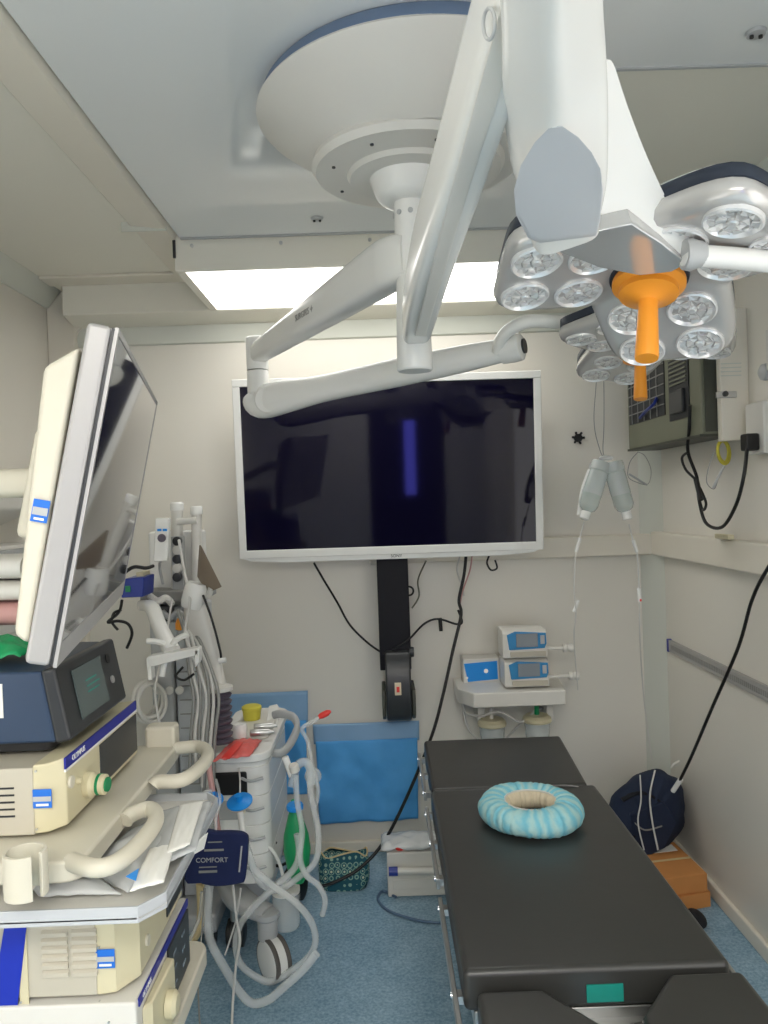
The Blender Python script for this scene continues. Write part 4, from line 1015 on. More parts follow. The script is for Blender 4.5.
pack([(160, 812), (212, 803), (196, 852), (150, 872)], .940, .010, M['film'], 'flat clear plastic packet at the far corner of the grey pull-out tray', 8)
pack([(20, 882), (85, 872), (122, 897), (40, 899)], .924, .014, M['film'], 'clear plastic packet lying below the near loop handle of the cart', 5)
pk1 = pack([(150, 850), (176, 845), (164, 884), (130, 893)], .958, .006, M['paper'], 'white folded paper packet near the front edge of the grey pull-out tray', 11)
pk2 = pack([(180, 806), (204, 801), (190, 846), (166, 856)], .962, .004, M['paper'], 'long white paper packet behind the folded one on the pull-out tray', 14)
q0 = [PZ(x, y, .972) for x, y in ((126, 877), (139, 869), (136, 881))]
MB().prism(q0, (0, 0, .0012)).build('blue_corner', M['panelblue'], pk1)
tg = [P(197, 842, 1.30), P(208, 833, 1.33), P(204, 849, 1.33), P(192, 856, 1.30), P(188, 850, 1.29)]
tag(MB().prism(tg, (0, .002, .001)).build('paper_tag', M['paper'], bev=.0005), 'small pale tag hanging over the outer edge of the grey pull-out tray', 'tag')

def sticker(parent, x0_, x1_, y, z0_, z1_):
    s_ = MB().box((x0_, y - .0015, z0_), (x1_, y, z1_)).build('blue_sticker', M['sticker'], parent, bev=.0006)
    h_ = z1_ - z0_
    MB().box((x0_ + .001, y - .002, z0_ + h_ * .36), (x1_ - .001, y - .0012, z0_ + h_ * .62)).build('sticker_band', M['greyplastic'], s_)
    MB().box((x0_ + .005, y - .002, z0_ + h_ * .12), (x1_ - .005, y - .0012, z0_ + h_ * .24)).build('sticker_print', M['paper'], s_)
    return s_

# upper video processor
ya, yb_ = 1.20, 1.575
vp = thing('video_processor', 'cream video processor with blue stripe and green socket on the upper cart shelf', 'video processor', (-.7, 1.39, .996))
MB().box((-.96, ya, .998), (-.555, yb_, 1.104)).build('metal_cover', M['greige'], vp, bev=.003)
MB().prism([(-.556, ya, 1.0), (-.535, ya + .004, 1.0), (-.512, ya + .022, 1.004), (-.512, yb_, 1.004), (-.556, yb_, 1.0)], (0, 0, .108)).build('front_bezel', M['cream'], vp, bev=.003)
MB().box((-.5135, ya + .018, 1.094), (-.5105, yb_ - .002, 1.112)).build('blue_stripe', M['bluestripe'], vp)
MB().box((-.513, ya + .016, 1.090), (-.5100, yb_ - .002, 1.094)).build('white_line', M['white'], vp)
text('OLYMPUS', .0125, V((-.5102, ya + .070, 1.103)), (0, 1, 0), (0, 0, 1), M['white'], 'brand_lettering', vp)
MB().box((-.5135, 1.365, 1.012), (-.510, yb_ - .006, 1.086)).build('glass_panel', M['darkgrey'], vp, bev=.002)
MB().lathe([(0, 0), (.010, 0), (.010, .004), (.008, .005), (0, .005)], (-.512, 1.235, 1.068), (1, 0, 0)).build('power_button', M['cream2'], vp)
sk = MB().lathe([(0, 0), (.021, 0), (.021, .012), (.017, .016), (.017, .034), (.014, .036), (0, .036)], (-.512, 1.30, 1.040), (1, -.1, 0)).build('scope_socket', M['cream'], vp)
MB().lathe([(0, .036), (.012, .036), (.012, .039), (0, .039)], (-.512, 1.30, 1.040), (1, -.1, 0)).build('green_ring', M['greendark'], sk)
MB().lathe([(.0172, .022), (.0178, .022), (.0178, .027), (.0172, .027)], (-.512, 1.30, 1.040), (1, -.1, 0)).build('green_band', M['greendark'], sk)
MB().lathe([(0, 0), (.006, 0), (.005, .008), (0, .008)], (-.512, 1.262, 1.06), (1, 0, 0)).build('knob', M['cream'], vp)
mb = MB()
for i in range(5): mb.box((-.64, ya - .0006, 1.028 + i * .011), (-.585, ya + .002, 1.031 + i * .011))
mb.build('side_slots', M['vent'], vp)
sticker(vp, *sorted((P(33, 798, ya).x, P(52, 798, ya).x)), ya, P(42, 808, ya).z, P(42, 789, ya).z)
for (px_, py_) in ((36, 771), (37, 829)): q = P(px_, py_, ya); MB().cyl(q, q + V((0, -.002, 0)), .002, n=10).build('screw', M['steel'], vp)

# navy unit on top
nv = thing('imaging_unit', 'dark navy imaging unit with black screen front on top of the cream processor', 'imaging unit', (-.72, 1.38, 1.114))
MB().prism([(-.96, 1.245, 1.128), (-.535, 1.245, 1.128), (-.555, 1.245, 1.245), (-.96, 1.245, 1.25)], (0, .275, 0)).build('navy_cover', M['navybox'], nv, bev=.006)
plate(rrect(-.95, -.55, 1.26, 1.50, .02), 1.1125, 1.128).build('foot_base', M['black'], nv)
MB().prism([(-.537, 1.243, 1.126), (-.512, 1.248, 1.13), (-.535, 1.248, 1.25), (-.557, 1.243, 1.247)], (0, .277, 0)).build('front_frame', M['darkgrey'], nv, bev=.006)
fa, fb_ = V((-.5115, 0, 1.13)), V((-.5345, 0, 1.25))
def Nf(y, t, off=.001): p = fa.lerp(fb_, t); return V((p.x + off, y, p.z))
sc_ = MB().prism([Nf(1.30, .17), Nf(1.43, .17), Nf(1.43, .86), Nf(1.30, .86)], (.0015, 0, 0)).build('screen', M['lcddark'], nv)
for k, (t0, ln) in enumerate(((.62, .05), (.54, .06), (.46, .055))):
    MB().prism([Nf(1.345, t0, .0027), Nf(1.345 + ln, t0, .0027), Nf(1.345 + ln, t0 + .02, .0027), Nf(1.345, t0 + .02, .0027)], (.0004, 0, 0)).build('screen_line', M['teal'], sc_)
MB().lathe([(0, 0), (.007, 0), (.007, .003), (0, .003)], Nf(1.465, .42), (1, 0, .2), 20).build('button', M['silver'], nv)
MB().lathe([(0, 0), (.009, 0), (.009, .002), (0, .002)], Nf(1.465, .75), (1, 0, .2), 20).build('logo_badge', M['black'], nv)
MB().box((P(-6, 700, 1.245).x, 1.2435, P(0, 718, 1.245).z), (P(3, 700, 1.245).x, 1.246, P(0, 684, 1.245).z)).build('side_label', M['paper'], nv)

# light source on the lower level
ls = thing('light_source', 'cream light source with side vents and round socket, strapped with blue tape', 'light source', (-.7, 1.36, .738))
ya = 1.20
MB().box((-.96, ya, .742), (-.468, 1.50, .882)).build('metal_cover', M['greige'], ls, bev=.003)
MB().prism([(-.469, ya, .742), (-.440, ya + .006, .742), (-.412, ya + .04, .746), (-.412, 1.50, .746), (-.469, 1.50, .742)], (0, 0, .142)).build('front_bezel', M['cream'], ls, bev=.003)
mb = MB()
for c_ in (0, 1):
    for i in range(6):
        xa_ = P(42 + c_ * 30, 940, ya).x; xb_ = P(68 + c_ * 29, 940, ya).x; z_ = P(60, 935 + i * 8.0, ya).z
        mb.prism([(xa_, ya, z_), (xa_, ya - .005, z_ - .001), (xa_, ya - .0045, z_ + .005), (xa_, ya, z_ + .009)], (xb_ - xa_, 0, 0))
mb.build('louvres', M['greige'], ls)
MB().box((P(19, 960, ya).x, ya - .003, P(25, 1005, ya).z), (P(28, 960, ya).x, ya, P(25, 920, ya).z)).build('edge_strip', M['cream'], ls, bev=.001)
sticker(ls, P(96, 958, ya).x, P(115, 958, ya).x, ya, P(105, 968, ya).z, P(105, 949, ya).z)
for (px_, py_) in ((22, 942), (22, 1001), (99, 947), (100, 1001)): q = P(px_, py_, ya); MB().cyl(q, q + V((0, -.004, 0)), .002, n=10).build('screw', M['steel'], ls)
sk = MB().lathe([(.030, 0), (.030, .006), (.024, .008), (.022, .002), (0, .002)], (-.412, 1.345, .84), (1, 0, 0)).build('lamp_socket', M['cream'], ls)
MB().lathe([(0, .0025), (.021, .0025), (.021, .003), (0, .003)], (-.412, 1.345, .84), (1, 0, 0)).build('socket_hole', M['black'], sk)
MB().box((-.4135, 1.39, .76), (-.4095, 1.495, .875)).build('dark_panel', M['darkgrey'], ls, bev=.001)
mb = MB()
for i in range(3): mb.box((-.4125, 1.262 + i * .010, .83), (-.4110, 1.266 + i * .010, .868))
mb.build('front_slots', M['vent'], ls)
MB().box((-.4130, 1.255, .872), (-.4105, 1.37, .884)).build('blue_stripe', M['bluestripe'], ls)
MB().lathe([(0, 0), (.009, 0), (.009, .004), (0, .004)], (-.412, 1.275, .785), (1, 0, 0)).build('power_button', M['cream2'], ls)
bs = [P(x, y, 1.197) for x, y in ((8, 906), (29, 906), (14, 1040), (-14, 1040))]
tag(MB().prism(bs, (0, -.0015, 0)).build('blue_strap', M['bluetape']), 'wide bright blue strap running down the side of the lower light source', 'strap')

# white unit below
wu = thing('insufflator', 'white unit with blue stripe at the bottom left corner under the light source', 'medical unit', (-.7, 1.35, .602))
MB().box((-.97, 1.19, .604), (-.405, 1.51, .735)).build('housing', M['white2'], wu, bev=.004)
MB().box((-.4055, 1.20, .722), (-.4025, 1.505, .735)).build('blue_stripe', M['bluestripe'], wu)
text('OLYMPUS', .0105, V((-.4022, 1.238, .7285)), (0, 1, 0), (0, 0, 1), M['white'], 'brand_lettering', wu)
MB().box((-.4055, 1.36, .615), (-.401, 1.50, .718)).build('control_panel', M['darkgrey'], wu, bev=.001)
for i in range(3):
    for j in range(2): MB().box((-.4015, 1.385 + j * .06, .635 + i * .028), (-.400, 1.405 + j * .06, .641 + i * .028)).build('key', M['lcd'], wu)
MB().prism([(-.405, 1.215, .61), (-.392, 1.23, .61), (-.388, 1.35, .61), (-.405, 1.355, .61)], (0, 0, .10)).build('cream_panel', M['cream'], wu, bev=.004)
MB().lathe([(0, 0), (.022, 0), (.022, .012), (.016, .018), (0, .018)], (-.389, 1.30, .66), (1, 0, 0)).build('outlet', M['cream'], wu)
q = P(109, 1022, 1.19)
MB().cyl(q, q + V((0, -.003, 0)), .002, n=10).build('screw', M['steel'], wu)

# things stacked behind the monitor on top
cl = thing('green_packet', 'crumpled green packet on the navy unit at the left photo edge', 'packet', (-.72, 1.36, 1.252))
mb = MB(); mb.sheet(lambda a_, b_: (-.86 + a_ * .25, 1.29 + b_ * .12, 1.256 + .03 * (math.sin(PI * a_) * math.sin(PI * b_)) ** .5 + .012 * (noise.noise(V((a_ * 9, b_ * 6, 2))) + .5)), 24, 14, .001); mb.build('wrapper', M['green'], cl, angle=70)
def towel(y, z, rx, label, m=M['white2']):
    mb = MB(); a_ = [V((-1.05, y, z)), V((-.9, y, z + .004)), V((-.75, y, z + .002)), V((-.66, y, z))]
    mb.sweep(smooth(a_, 5), (.12, rx), e=3); return tag(mb.build('folded_cloth', m, angle=60), label, 'cloth', 'folded cloths stacked at the left edge')
towel(1.47, 1.315, .045, 'lowest pale folded cloth of the stack at the left photo edge behind the monitor', M['pink'])
towel(1.47, 1.358, .038, 'middle white folded cloth of the stack at the left photo edge behind the monitor')
towel(1.47, 1.402, .045, 'topmost white folded cloth of the stack at the left photo edge behind the monitor')
# wall boxes on the left wall
wb = thing('wall_unit', 'off-white boxed unit on the left wall behind the surgical monitor', 'wall unit', (-1.3, 2.7, 1.45))
MB().prism([(XL, 2.3, 1.46), (-1.27, 2.3, 1.50), (-1.25, 2.3, 1.52), (-1.25, 2.3, 1.65), (XL, 2.3, 1.65)], (0, .48, 0)).build('housing', M['white2'], wb, bev=.008)
MB().box((XL, 2.80, 1.49), (-1.235, 2.92, 1.635)).build('junction_box', M['cream2'], wb, bev=.004)
MB().box((XL, 2.785, 1.625), (-1.225, 2.94, 1.655)).build('junction_lid', M['white2'], wb, bev=.003)
MB().tube([V((-1.25, 2.72, 1.50)), V((-1.24, 2.80, 1.47)), V((-1.27, 2.9, 1.44)), V((-1.34, 2.95, 1.30))], .006).build('conduit', M['cream2'], wb)
wc = thing('wall_unit', 'pale cabinet low on the left wall behind the stacked cloths', 'wall unit', (-1.3, 2.7, 1.1))
MB().box((XL, 2.3, 1.10), (-1.24, 2.80, 1.40)).build('cabinet_body', M['white2'], wc, bev=.01)
MB().box((XL, 2.28, 1.36), (-1.23, 2.82, 1.385)).build('cabinet_lid', M['greyplastic'], wc, bev=.004)

# ================================================================== ANAESTHESIA MACHINE AND TROLLEY
am = thing('anaesthesia_machine', 'tall grey and white anaesthesia machine column beside the monitor', 'anaesthesia machine', (-.72, 2.78, 0))
def fbox(px0, px1, pyt, pyb, Yf, dep, name, m, parent, bev=.004):
    a_ = P(px0, pyb, Yf); b_ = P(px1, pyt, Yf)
    return MB().box((a_.x, Yf, min(a_.z, b_.z)), (b_.x, Yf + dep, max(a_.z, b_.z))).build(name, m, parent, bev=bev)
zlow = .12
a_ = P(148, 600, 2.70); b_ = P(198, 600, 2.70)
MB().box((a_.x, 2.70, zlow), (a_.x + .075, 2.92, a_.z)).build('column', M['greyplastic'], am, bev=.01)
MB().box((a_.x + .078, 2.73, zlow), (b_.x, 2.92, a_.z - .03)).build('rear_column', M['capgrey'], am, bev=.008)
for i in range(14): z = zlow + .35 + i * .05; MB().box((a_.x + .09, 2.727, z), (b_.x - .01, 2.731, z + .004)).build('channel_slot', M['wire'], am)
MB().box((-1.0, 2.60, .05), (-.60, 3.0, .12)).build('base', M['greyplastic'], am, bev=.015)
for xx in (-.97, -.63):
    for yy in (2.64, 2.95): MB().cyl((xx - .015, yy, .03), (xx + .015, yy, .03), .03).build('caster', M['darkgrey'], am)
fbox(140, 204, 590, 603, 2.66, .20, 'head_block', M['wire'], am)
fbox(150, 200, 530, 592, 2.80, .10, 'head_housing', M['white'], am, bev=.01)
# poles
for (px_, t_, b2, r_) in ((177, 506, 600, .022), (196.5, 510, 600, .020)):
    p0 = P(px_, t_, 2.76); p1 = P(px_, b2, 2.76)
    MB().cyl(p1, p0, r_ * .92, n=20).build('pole', M['white2'], am)
    MB().lathe([(0, -.004), (r_ * 1.1, -.004), (r_ * 1.1, .02), (r_ * .9, .026), (0, .026)], p0 - V((0, 0, .012)), (0, 0, 1), 20).build('pole_cap', M['white'], am)
MB().cyl(P(177, 522, 2.74), P(197, 520, 2.74), .012).build('crossbar', M['white2'], am)
fbox(173, 182, 536, 600, 2.71, .04, 'valve_bank', M['greyplastic'], am)
for k in range(5):
    q = P(178, 541 + k * 9, 2.70); MB().lathe([(0, 0), (.016, 0), (.016, .015), (0, .02)], q, (0, -1, 0), 16).build('valve_knob', M['darkgrey' if k % 2 == 0 else 'white2'], am)
# slanted white arm
a_, z_ = path_w([P(193, 592, 2.58), P(198, 620, 2.57), P(208, 655, 2.56), P(218, 690, 2.55), P(222, 706, 2.55)], [(.06, .05), (.085, .05), (.075, .05), (.06, .045), (.05, .04)])
MB().sweep(a_, z_, up=(0, -1, 0), e=3).build('slanted_arm', M['white2'], am)
MB().lathe([(0, -.04), (.034, -.04), (.038, -.02), (.038, .03), (.03, .045), (0, .045)], P(194, 596, 2.56), (.3, 0, 1), 24).build('arm_joint', M['white'], am)
MB().tube([P(203, 595, 2.53), P(212, 620, 2.52), P(220, 650, 2.52), P(221, 660, 2.52)], .004).build('arm_cable', M['black'], am)
MB().cyl(P(219, 661, 2.50), P(226, 660, 2.50), .009).build('arm_lever', M['white'], am)
# small tilted screen seen from behind
sp = [P(202, 545, 2.52), P(222, 586, 2.52), P(207, 593, 2.60), P(199, 580, 2.60)]
ds = thing('small_display', 'small brown-backed tilted display on the arm right of the white poles', 'display', P(205, 590, 2.56))
MB().prism([P(201, 545, 2.52), P(222, 587, 2.52), P(208, 593, 2.56), P(199, 577, 2.56)], (-.012, .025, 0)).build('panel', M['brown'], ds, bev=.002)
MB().tube([P(211, 588, 2.55), P(208, 596, 2.56), P(200, 597, 2.57)], .010).build('bracket', M['white2'], ds)
# bellows
bcen = P(221, 742, 2.52); btop = P(219, 690, 2.52)
prof = [(0, 0)]; hB = (btop - bcen).length; nB = 8
for i in range(nB): prof += [(.038, hB * i / nB), (.041, hB * (i + .35) / nB), (.030, hB * (i + .7) / nB)]
prof += [(.035, hB), (0, hB)]
MB().lathe(prof, bcen, (btop - bcen), 32).build('bellows', M['purple'], am, angle=20)
MB().lathe([(0, 0), (.045, 0), (.045, .012), (0, .016)], btop, (btop - bcen), 28).build('bellows_cap', M['white2'], am)
# coiled hose on the column
q = P(150, 700, 2.66); mb = MB()
for k in range(5): mb.torus(q + V((.010 * k - .02, -.010 * k, .006 * (k % 2))), (1, -.55, .05 * k), .058 + .005 * (k % 3), .006, 36, 8)
tag(mb.build('coiled_hose', M['white2']), 'coil of pale hose hanging on the grey machine column', 'hose coil')
# white support bracket and T bar
br = thing('instrument_bracket', 'white bracket arm ending in a flat T-shaped bar in front of the column', 'bracket', P(172, 652, 2.3))
a_, z_ = path_w([P(143, 605, 2.66), P(152, 608, 2.5), P(160, 628, 2.38), P(172, 652, 2.30)], [(.04, .035), (.045, .04), (.045, .04), (.05, .045)])
MB().sweep(a_, z_, e=3).build('arm', M['white'], br)
MB().prism([P(147, 657, 2.26), P(198, 648, 2.26), P(199, 655, 2.26), P(148, 668, 2.26)], (0, .05, 0)).build('bar', M['white'], br, bev=.004)
MB().prism([P(146, 658, 2.26), P(150, 657, 2.26), P(152, 680, 2.26), P(148, 681, 2.26)], (0, .04, 0)).build('bar_end', M['white'], br, bev=.003)
MB().prism([P(194, 650, 2.26), P(199, 649, 2.26), P(199, 662, 2.26), P(195, 668, 2.26)], (0, .04, 0)).build('bar_end', M['white'], br, bev=.003)
MB().tube([P(147, 641, 2.3), P(158, 642, 2.3), P(166, 648, 2.3), P(162, 676, 2.3)], .009).build('hook', M['white'], br)
MB().tube([P(188, 634, 2.3), P(176, 640, 2.3), P(170, 650, 2.3)], .009).build('hook', M['white'], br)
MB().box(P(138, 611, 2.62), P(152, 602, 2.70)).build('clamp', M['white2'], br, bev=.004)
# handset
hsn = thing('handset', 'white remote handset with dark round button clipped beside the white poles', 'handset', P(160, 563, 2.64))
MB().prism([P(153, 562, 2.62), P(167, 561, 2.62), P(169, 518, 2.62), P(155, 518, 2.62)], (0, .03, 0)).build('body', M['white'], hsn, bev=.005)
q = P(162, 538, 2.617); MB().cyl(q, q + V((0, -.006, 0)), .014).build('round_button', M['purple'], hsn)
for px_ in (159.5, 165): q = P(px_, 530, 2.619); MB().box(q - V((.007, .003, .004)), q + V((.007, 0, .004))).build('blue_key', M['panelblue'], hsn)
MB().tube([P(160, 562, 2.63), P(160, 570, 2.66), P(163, 584, 2.68)], .005).build('clip', M['greyplastic'], hsn)
# blue box
bb = thing('blue_module', 'bright blue plastic module with green square left of the white handset', 'module', P(134, 598, 2.55))
MB().prism([P(121, 598, 2.52), P(143, 597, 2.52), P(144, 577, 2.52), P(123, 579, 2.52)], (.0, .12, 0)).build('casing', M['bluebox'], bb, bev=.004)
q = P(128, 589, 2.518); MB().box(q - V((.008, .002, .01)), q + V((.008, .001, .01))).build('green_square', M['greendark'], bb)
MB().box(P(136, 577, 2.56), P(150, 570, 2.64)).build('connector_block', M['cream'], bb, bev=.003)
MB().tube([P(124, 573, 2.5), P(134, 567, 2.52), P(146, 568, 2.54), P(153, 566, 2.58)], .006).build('black_lead', M['black'], bb)
cable('looped_cable', [P(122, 600, 2.3), P(119, 612, 2.28), P(108, 622, 2.25), P(118, 621, 2.25), P(128, 624, 2.25), P(132, 634, 2.26), P(127, 648, 2.28)], .0045, M['black'], 'black cable looping between the surgical monitor and the blue module')
cable('short_black_cable', [P(121, 610, 2.3), P(114, 613, 2.28), P(112, 622, 2.28), P(118, 630, 2.28)], .004, M['black'], 'short black cable crossing the loop above the navy unit')
tag(MB().lathe([(0, 0), (.012, 0), (.014, .02), (.010, .035), (0, .036)], P(179, 629, 2.55), (.2, -.2, 1), 16).build('orange_connector', M['orange']), 'small orange connector among the cables on the machine column', 'connector')
# cables of the bundle: countable strands
lbls = ['leftmost strand of the grey cable bundle beside the bellows', 'second strand from the left in the grey cable bundle', 'third strand from the left in the grey cable bundle', 'middle strand of the grey cable bundle above the loop handle', 'third strand from the right in the grey cable bundle', 'second strand from the right in the grey cable bundle', 'rightmost strand of the grey cable bundle in front of the bellows']
for k in range(7):
    x_ = 190 + k * 4; jit = random.uniform(-2, 2)
    cable('bundle_cable', [P(178 + k * 2.2, 610 + 6 * k, 2.52), P(186 + k * 2, 640 + jit, 2.49), P(x_ + jit, 672, 2.46), P(x_ + 3 - jit, 700, 2.45), P(x_ + 1, 735, 2.44), P(x_ + 3 * math.sin(k), 775 + 4 * k, 2.43)], .0058, M['cable_w' if k % 2 else 'wire'], lbls[k], group='grey cable bundle on the machine')
cable('white_lead', [P(179, 540, 2.66), P(184, 570, 2.60), P(190, 600, 2.52), P(185, 630, 2.48), P(192, 655, 2.46), P(196, 664, 2.46)], .005, M['cable_w'], 'white lead running down from the valve knobs between the poles')
cable('white_lead', [P(172, 600, 2.6), P(168, 625, 2.5), P(160, 665, 2.42), P(155, 690, 2.4), P(158, 715, 2.4), P(164, 745, 2.42)], .004, M['cable_w'], 'thin white lead hanging behind the T-shaped bar')
tag(MB().tube([P(183, 667, 2.45), P(176, 676, 2.45), P(184, 680, 2.45), P(194, 674, 2.45)], .004).build('short_black_cable', M['black']), 'short black cord below the T-shaped bar', 'cord')

# ---- supply trolley
tl = thing('supply_trolley', 'white trolley with curved drawers and large caster wheel', 'trolley', (-.6, 2.7, 0))
Yt = 2.48
xr = P(268, 800, Yt).x; xl = -.575; zt0 = P(240, 752, Yt).z; zb0 = P(240, 878, Yt).z
plate(rrect(xl, xr, Yt, 3.0, .05), zb0, zt0 - .03).build('body', M['white'], tl, bev=.008)
plate(rrect(xl - .01, xr + .012, Yt - .03, 3.02, .06), zt0 - .028, zt0).build('worktop', M['white'], tl, bev=.006)
for k in range(4):
    z1_ = zt0 - .05 - k * .095
    plate(rrect(xl + .05, xr + .003, Yt - .004, 2.98, .05), z1_ - .0935, z1_).build('drawer', M['white'], tl, bev=.003)
    MB().tube([V((xr - .08, Yt - .014, z1_ - .03)), V((xr - .05, Yt - .03, z1_ - .035)), V((xr - .01, Yt - .02, z1_ - .03))], .005).build('drawer_pull', M['greyplastic'], tl)
a_ = P(214, 797, Yt - .02); b_ = P(246, 773, Yt - .02)
MB().box((a_.x, Yt - .016, a_.z), (b_.x, Yt + .0, b_.z)).build('dark_slot', M['black'], tl, bev=.006)
a_ = P(214, 822, Yt - .02); b_ = P(240, 802, Yt - .02)
MB().box((a_.x, Yt - .014, a_.z), (b_.x, Yt + .0, b_.z)).build('slot_tray', M['greyplastic'], tl, bev=.006)
# base with legs and casters
wq = P(274, 955, 2.42)
a_, z_ = path_w([V((-.56, 2.62, .22)), V((-.50, 2.50, .22)), V((wq.x - .02, 2.44, .20))], [(.08, .07), (.085, .06), (.07, .045)])
MB().sweep(a_, z_, e=3).build('base_leg', M['greyplastic'], tl)
MB().box((xl + .02, 2.55, .16), (xr - .02, 2.98, zb0)).build('base_frame', M['capgrey'], tl, bev=.02)
def castor(c_, r_, ax, nm, m1, m2):
    w_ = MB().lathe([(0, -.030), (r_ * .62, -.032), (r_ * .9, -.028), (r_ * .95, -.012), (r_ * .95, .012), (r_ * .9, .028), (r_ * .62, .032), (0, .030)], c_, ax, 40).build(nm, m1, tl)
    for s_ in (-1, 1):
        MB().lathe([(r_ * .80, s_ * .013), (r_ * .98, s_ * .013), (r_, s_ * .016), (r_, s_ * .024), (r_ * .98, s_ * .027), (r_ * .86, s_ * .027)], c_, ax, 40).build('tyre', m2, w_)
ax_ = V((.80, .60, 0))
wq = V((wq.x, 2.42, .068)); castor(wq, .068, ax_, 'caster_wheel', M['white'], M['tyre'])
MB().lathe([(0, 0), (.032, 0), (.032, .06), (.040, .07), (.040, .085), (0, .09)], V((wq.x - .02, 2.44, .125)), (0, 0, 1), 28).build('caster_fork', M['greyplastic'], tl)
wq2 = P(320, 874, 2.75); wq2 = P(297, 890, 2.92); wq2 = V((wq2.x, 2.92, .045)); castor(wq2, .045, V((1, -.3, 0)), 'caster_wheel', M['black'], M['black'])
MB().sweep([V((-.40, 2.75, .14)), V((-.36, 2.86, .12)), V((wq2.x, 2.92, .10))], (.05, .035), e=3).build('base_leg', M['capgrey'], tl)
castor(V((-.52, 2.92, .045)), .045, V((1, 0, 0)), 'caster_wheel', M['darkgrey'], M['black'])
castor(V((-.54, 2.62, .045)), .045, V((1, 0, 0)), 'caster_wheel', M['darkgrey'], M['black'])
for q_ in (V((-.52, 2.92, .09)), V((-.54, 2.62, .09))): MB().cyl(q_, q_ + V((0, 0, .09)), .018).build('caster_stem', M['steel'], tl)
# upper tray with handle
ut = thing('equipment_tray', 'white tray with raised curved side and grey loop handle above the trolley', 'tray', P(258, 735, 2.75))
zu = zt0 + .016
xa_, xb_ = P(232, 742, 2.66).x, P(274, 742, 2.66).x
plate(rrect(xa_, xb_ - .01, 2.60, 2.92, .03), zt0 + .001, zu).build('tray_body', M['white2'], ut, bev=.006)
MB().prism([P(258, 752, 2.58), P(272, 748, 2.58), P(280, 712, 2.90), P(276, 706, 2.92), P(268, 708, 2.90), P(266, 728, 2.70)], (.0, .03, .0)).build('side_wall', M['white'], ut, bev=.008, seg=3)
MB().sweep(smooth([P(268, 752, 2.60), P(281, 753, 2.60), P(290, 744, 2.62), P(297, 728, 2.64), P(293, 717, 2.66), P(281, 714, 2.68), P(274, 715, 2.7)], 6), (.02, .028), n=16, e=2.6).build('loop_handle', M['greyplastic'], ut)
q = PZ(252, 719, zu); it = MB().lathe([(0, 0), (.030, 0), (.034, .034), (.036, .036), (.036, .046), (.03, .05), (0, .05)], q, (0, 0, 1), 28); tag(it.build('yellow_pot', M['yellow']), 'small yellow-topped pot in the white equipment tray', 'pot')
for k, (pp_, lb) in enumerate((((250, 733), 'nearer silver vial lying in the white equipment tray'), ((254, 727), 'farther silver vial lying in the white equipment tray'))):
    q = PZ(pp_[0], pp_[1], zu + .013)
    mb = MB(); mb.lathe([(0, 0), (.011, 0), (.012, .004), (.012, .06), (.006, .07), (.006, .08), (0, .08)], q, V((1, .1, 0)), 18); tag(mb.build('vial', M['steel']), lb, 'vial', 'vials in the equipment tray')
q = PZ(240, 737, zu)
tag(MB().lathe([(0, 0), (.024, 0), (.026, .03), (.022, .045), (0, .048)], q, (0, 0, 1), 24).build('white_pot', M['white']), 'round white pot at the left end of the white equipment tray', 'pot')
# red printed wrapper on the worktop
P0 = [PZ(212, 762, zt0 + .004), PZ(250, 757, zt0 + .004), PZ(262, 741, zt0 + .004), PZ(236, 740, zt0 + .004)]
mb = MB(); mb.sheet(lambda a_, b_: (lambda p: V((p.x, p.y, zt0 + .004 + .018 * (math.sin(PI * a_) * math.sin(PI * b_)) ** .5 + .006 * (noise.noise(V((a_ * 7, b_ * 7, 9))) + .5))))(P0[0].lerp(P0[1], a_).lerp(P0[3].lerp(P0[2], a_), b_)), 24, 18, .001)
wr = tag(mb.build('plastic_wrapper', M['redfilm'], angle=80), 'crumpled red and white printed wrapper on the trolley worktop', 'wrapper')
q = [PZ(222, 758, zt0 + .03), PZ(230, 759, zt0 + .03), PZ(243, 743, zt0 + .03), PZ(237, 742, zt0 + .03)]
MB().prism(q, (0, 0, .003)).build('red_flap', M['red'], wr)

# ---- breathing circuit
YH = 2.30
HS = [(340, 190), (360, 240), (440, 310), (560, 400), (630, 490), (650, 580), (620, 655), (540, 720), (440, 775), (360, 750), (290, 690), (268, 600), (290, 500), (370, 400), (470, 310), (550, 230), (572, 150), (560, 60)]
def hz_(pts, Y0=YH, dY=0): return [P(180 + x / 4.8, 820 + y / 4.8, Y0 + (dY * i / max(1, len(pts) - 1))) for i, (x, y) in enumerate(pts)]
def clampz(ps, r): return [V((p.x, p.y, max(p.z, r + .003))) for p in ps]
ho = tag(MB().tube(clampz([P(243, 835, 2.32)] + hz_(HS, 2.32, .10), .012), .0105, k=8, n=10, ripple=.10, step=.004).build('breathing_hose', M['hose'], angle=80), 'long milky corrugated breathing hose making a big loop over the caster wheel', 'hose', 'milky breathing hoses')
HS2 = [(150, 250), (140, 340), (132, 470), (150, 590), (220, 720), (290, 830), (350, 880), (430, 860), (500, 800), (590, 720), (655, 640)]
tag(MB().tube(clampz([P(208, 790, 2.28)] + hz_(HS2, 2.27, -.01), .0135), .0125, k=8, n=10, ripple=.10, step=.0045).build('breathing_hose', M['hose'], angle=80), 'wide milky breathing hose hanging lowest, touching the floor below the navy cuff', 'hose', 'milky breathing hoses')
tag(MB().tube([P(309, 772, 2.43), P(312, 800, 2.43), P(318, 830, 2.43), P(316, 860, 2.43), P(300, 876, 2.42), P(278, 890, 2.41), P(262, 884, 2.40), P(252, 866, 2.39), P(247, 850, 2.36)], .010, k=8, n=10, ripple=.10, step=.004).build('breathing_hose', M['hose'], angle=80), 'milky breathing hose passing right of the green bag and back to the trolley', 'hose', 'milky breathing hoses')
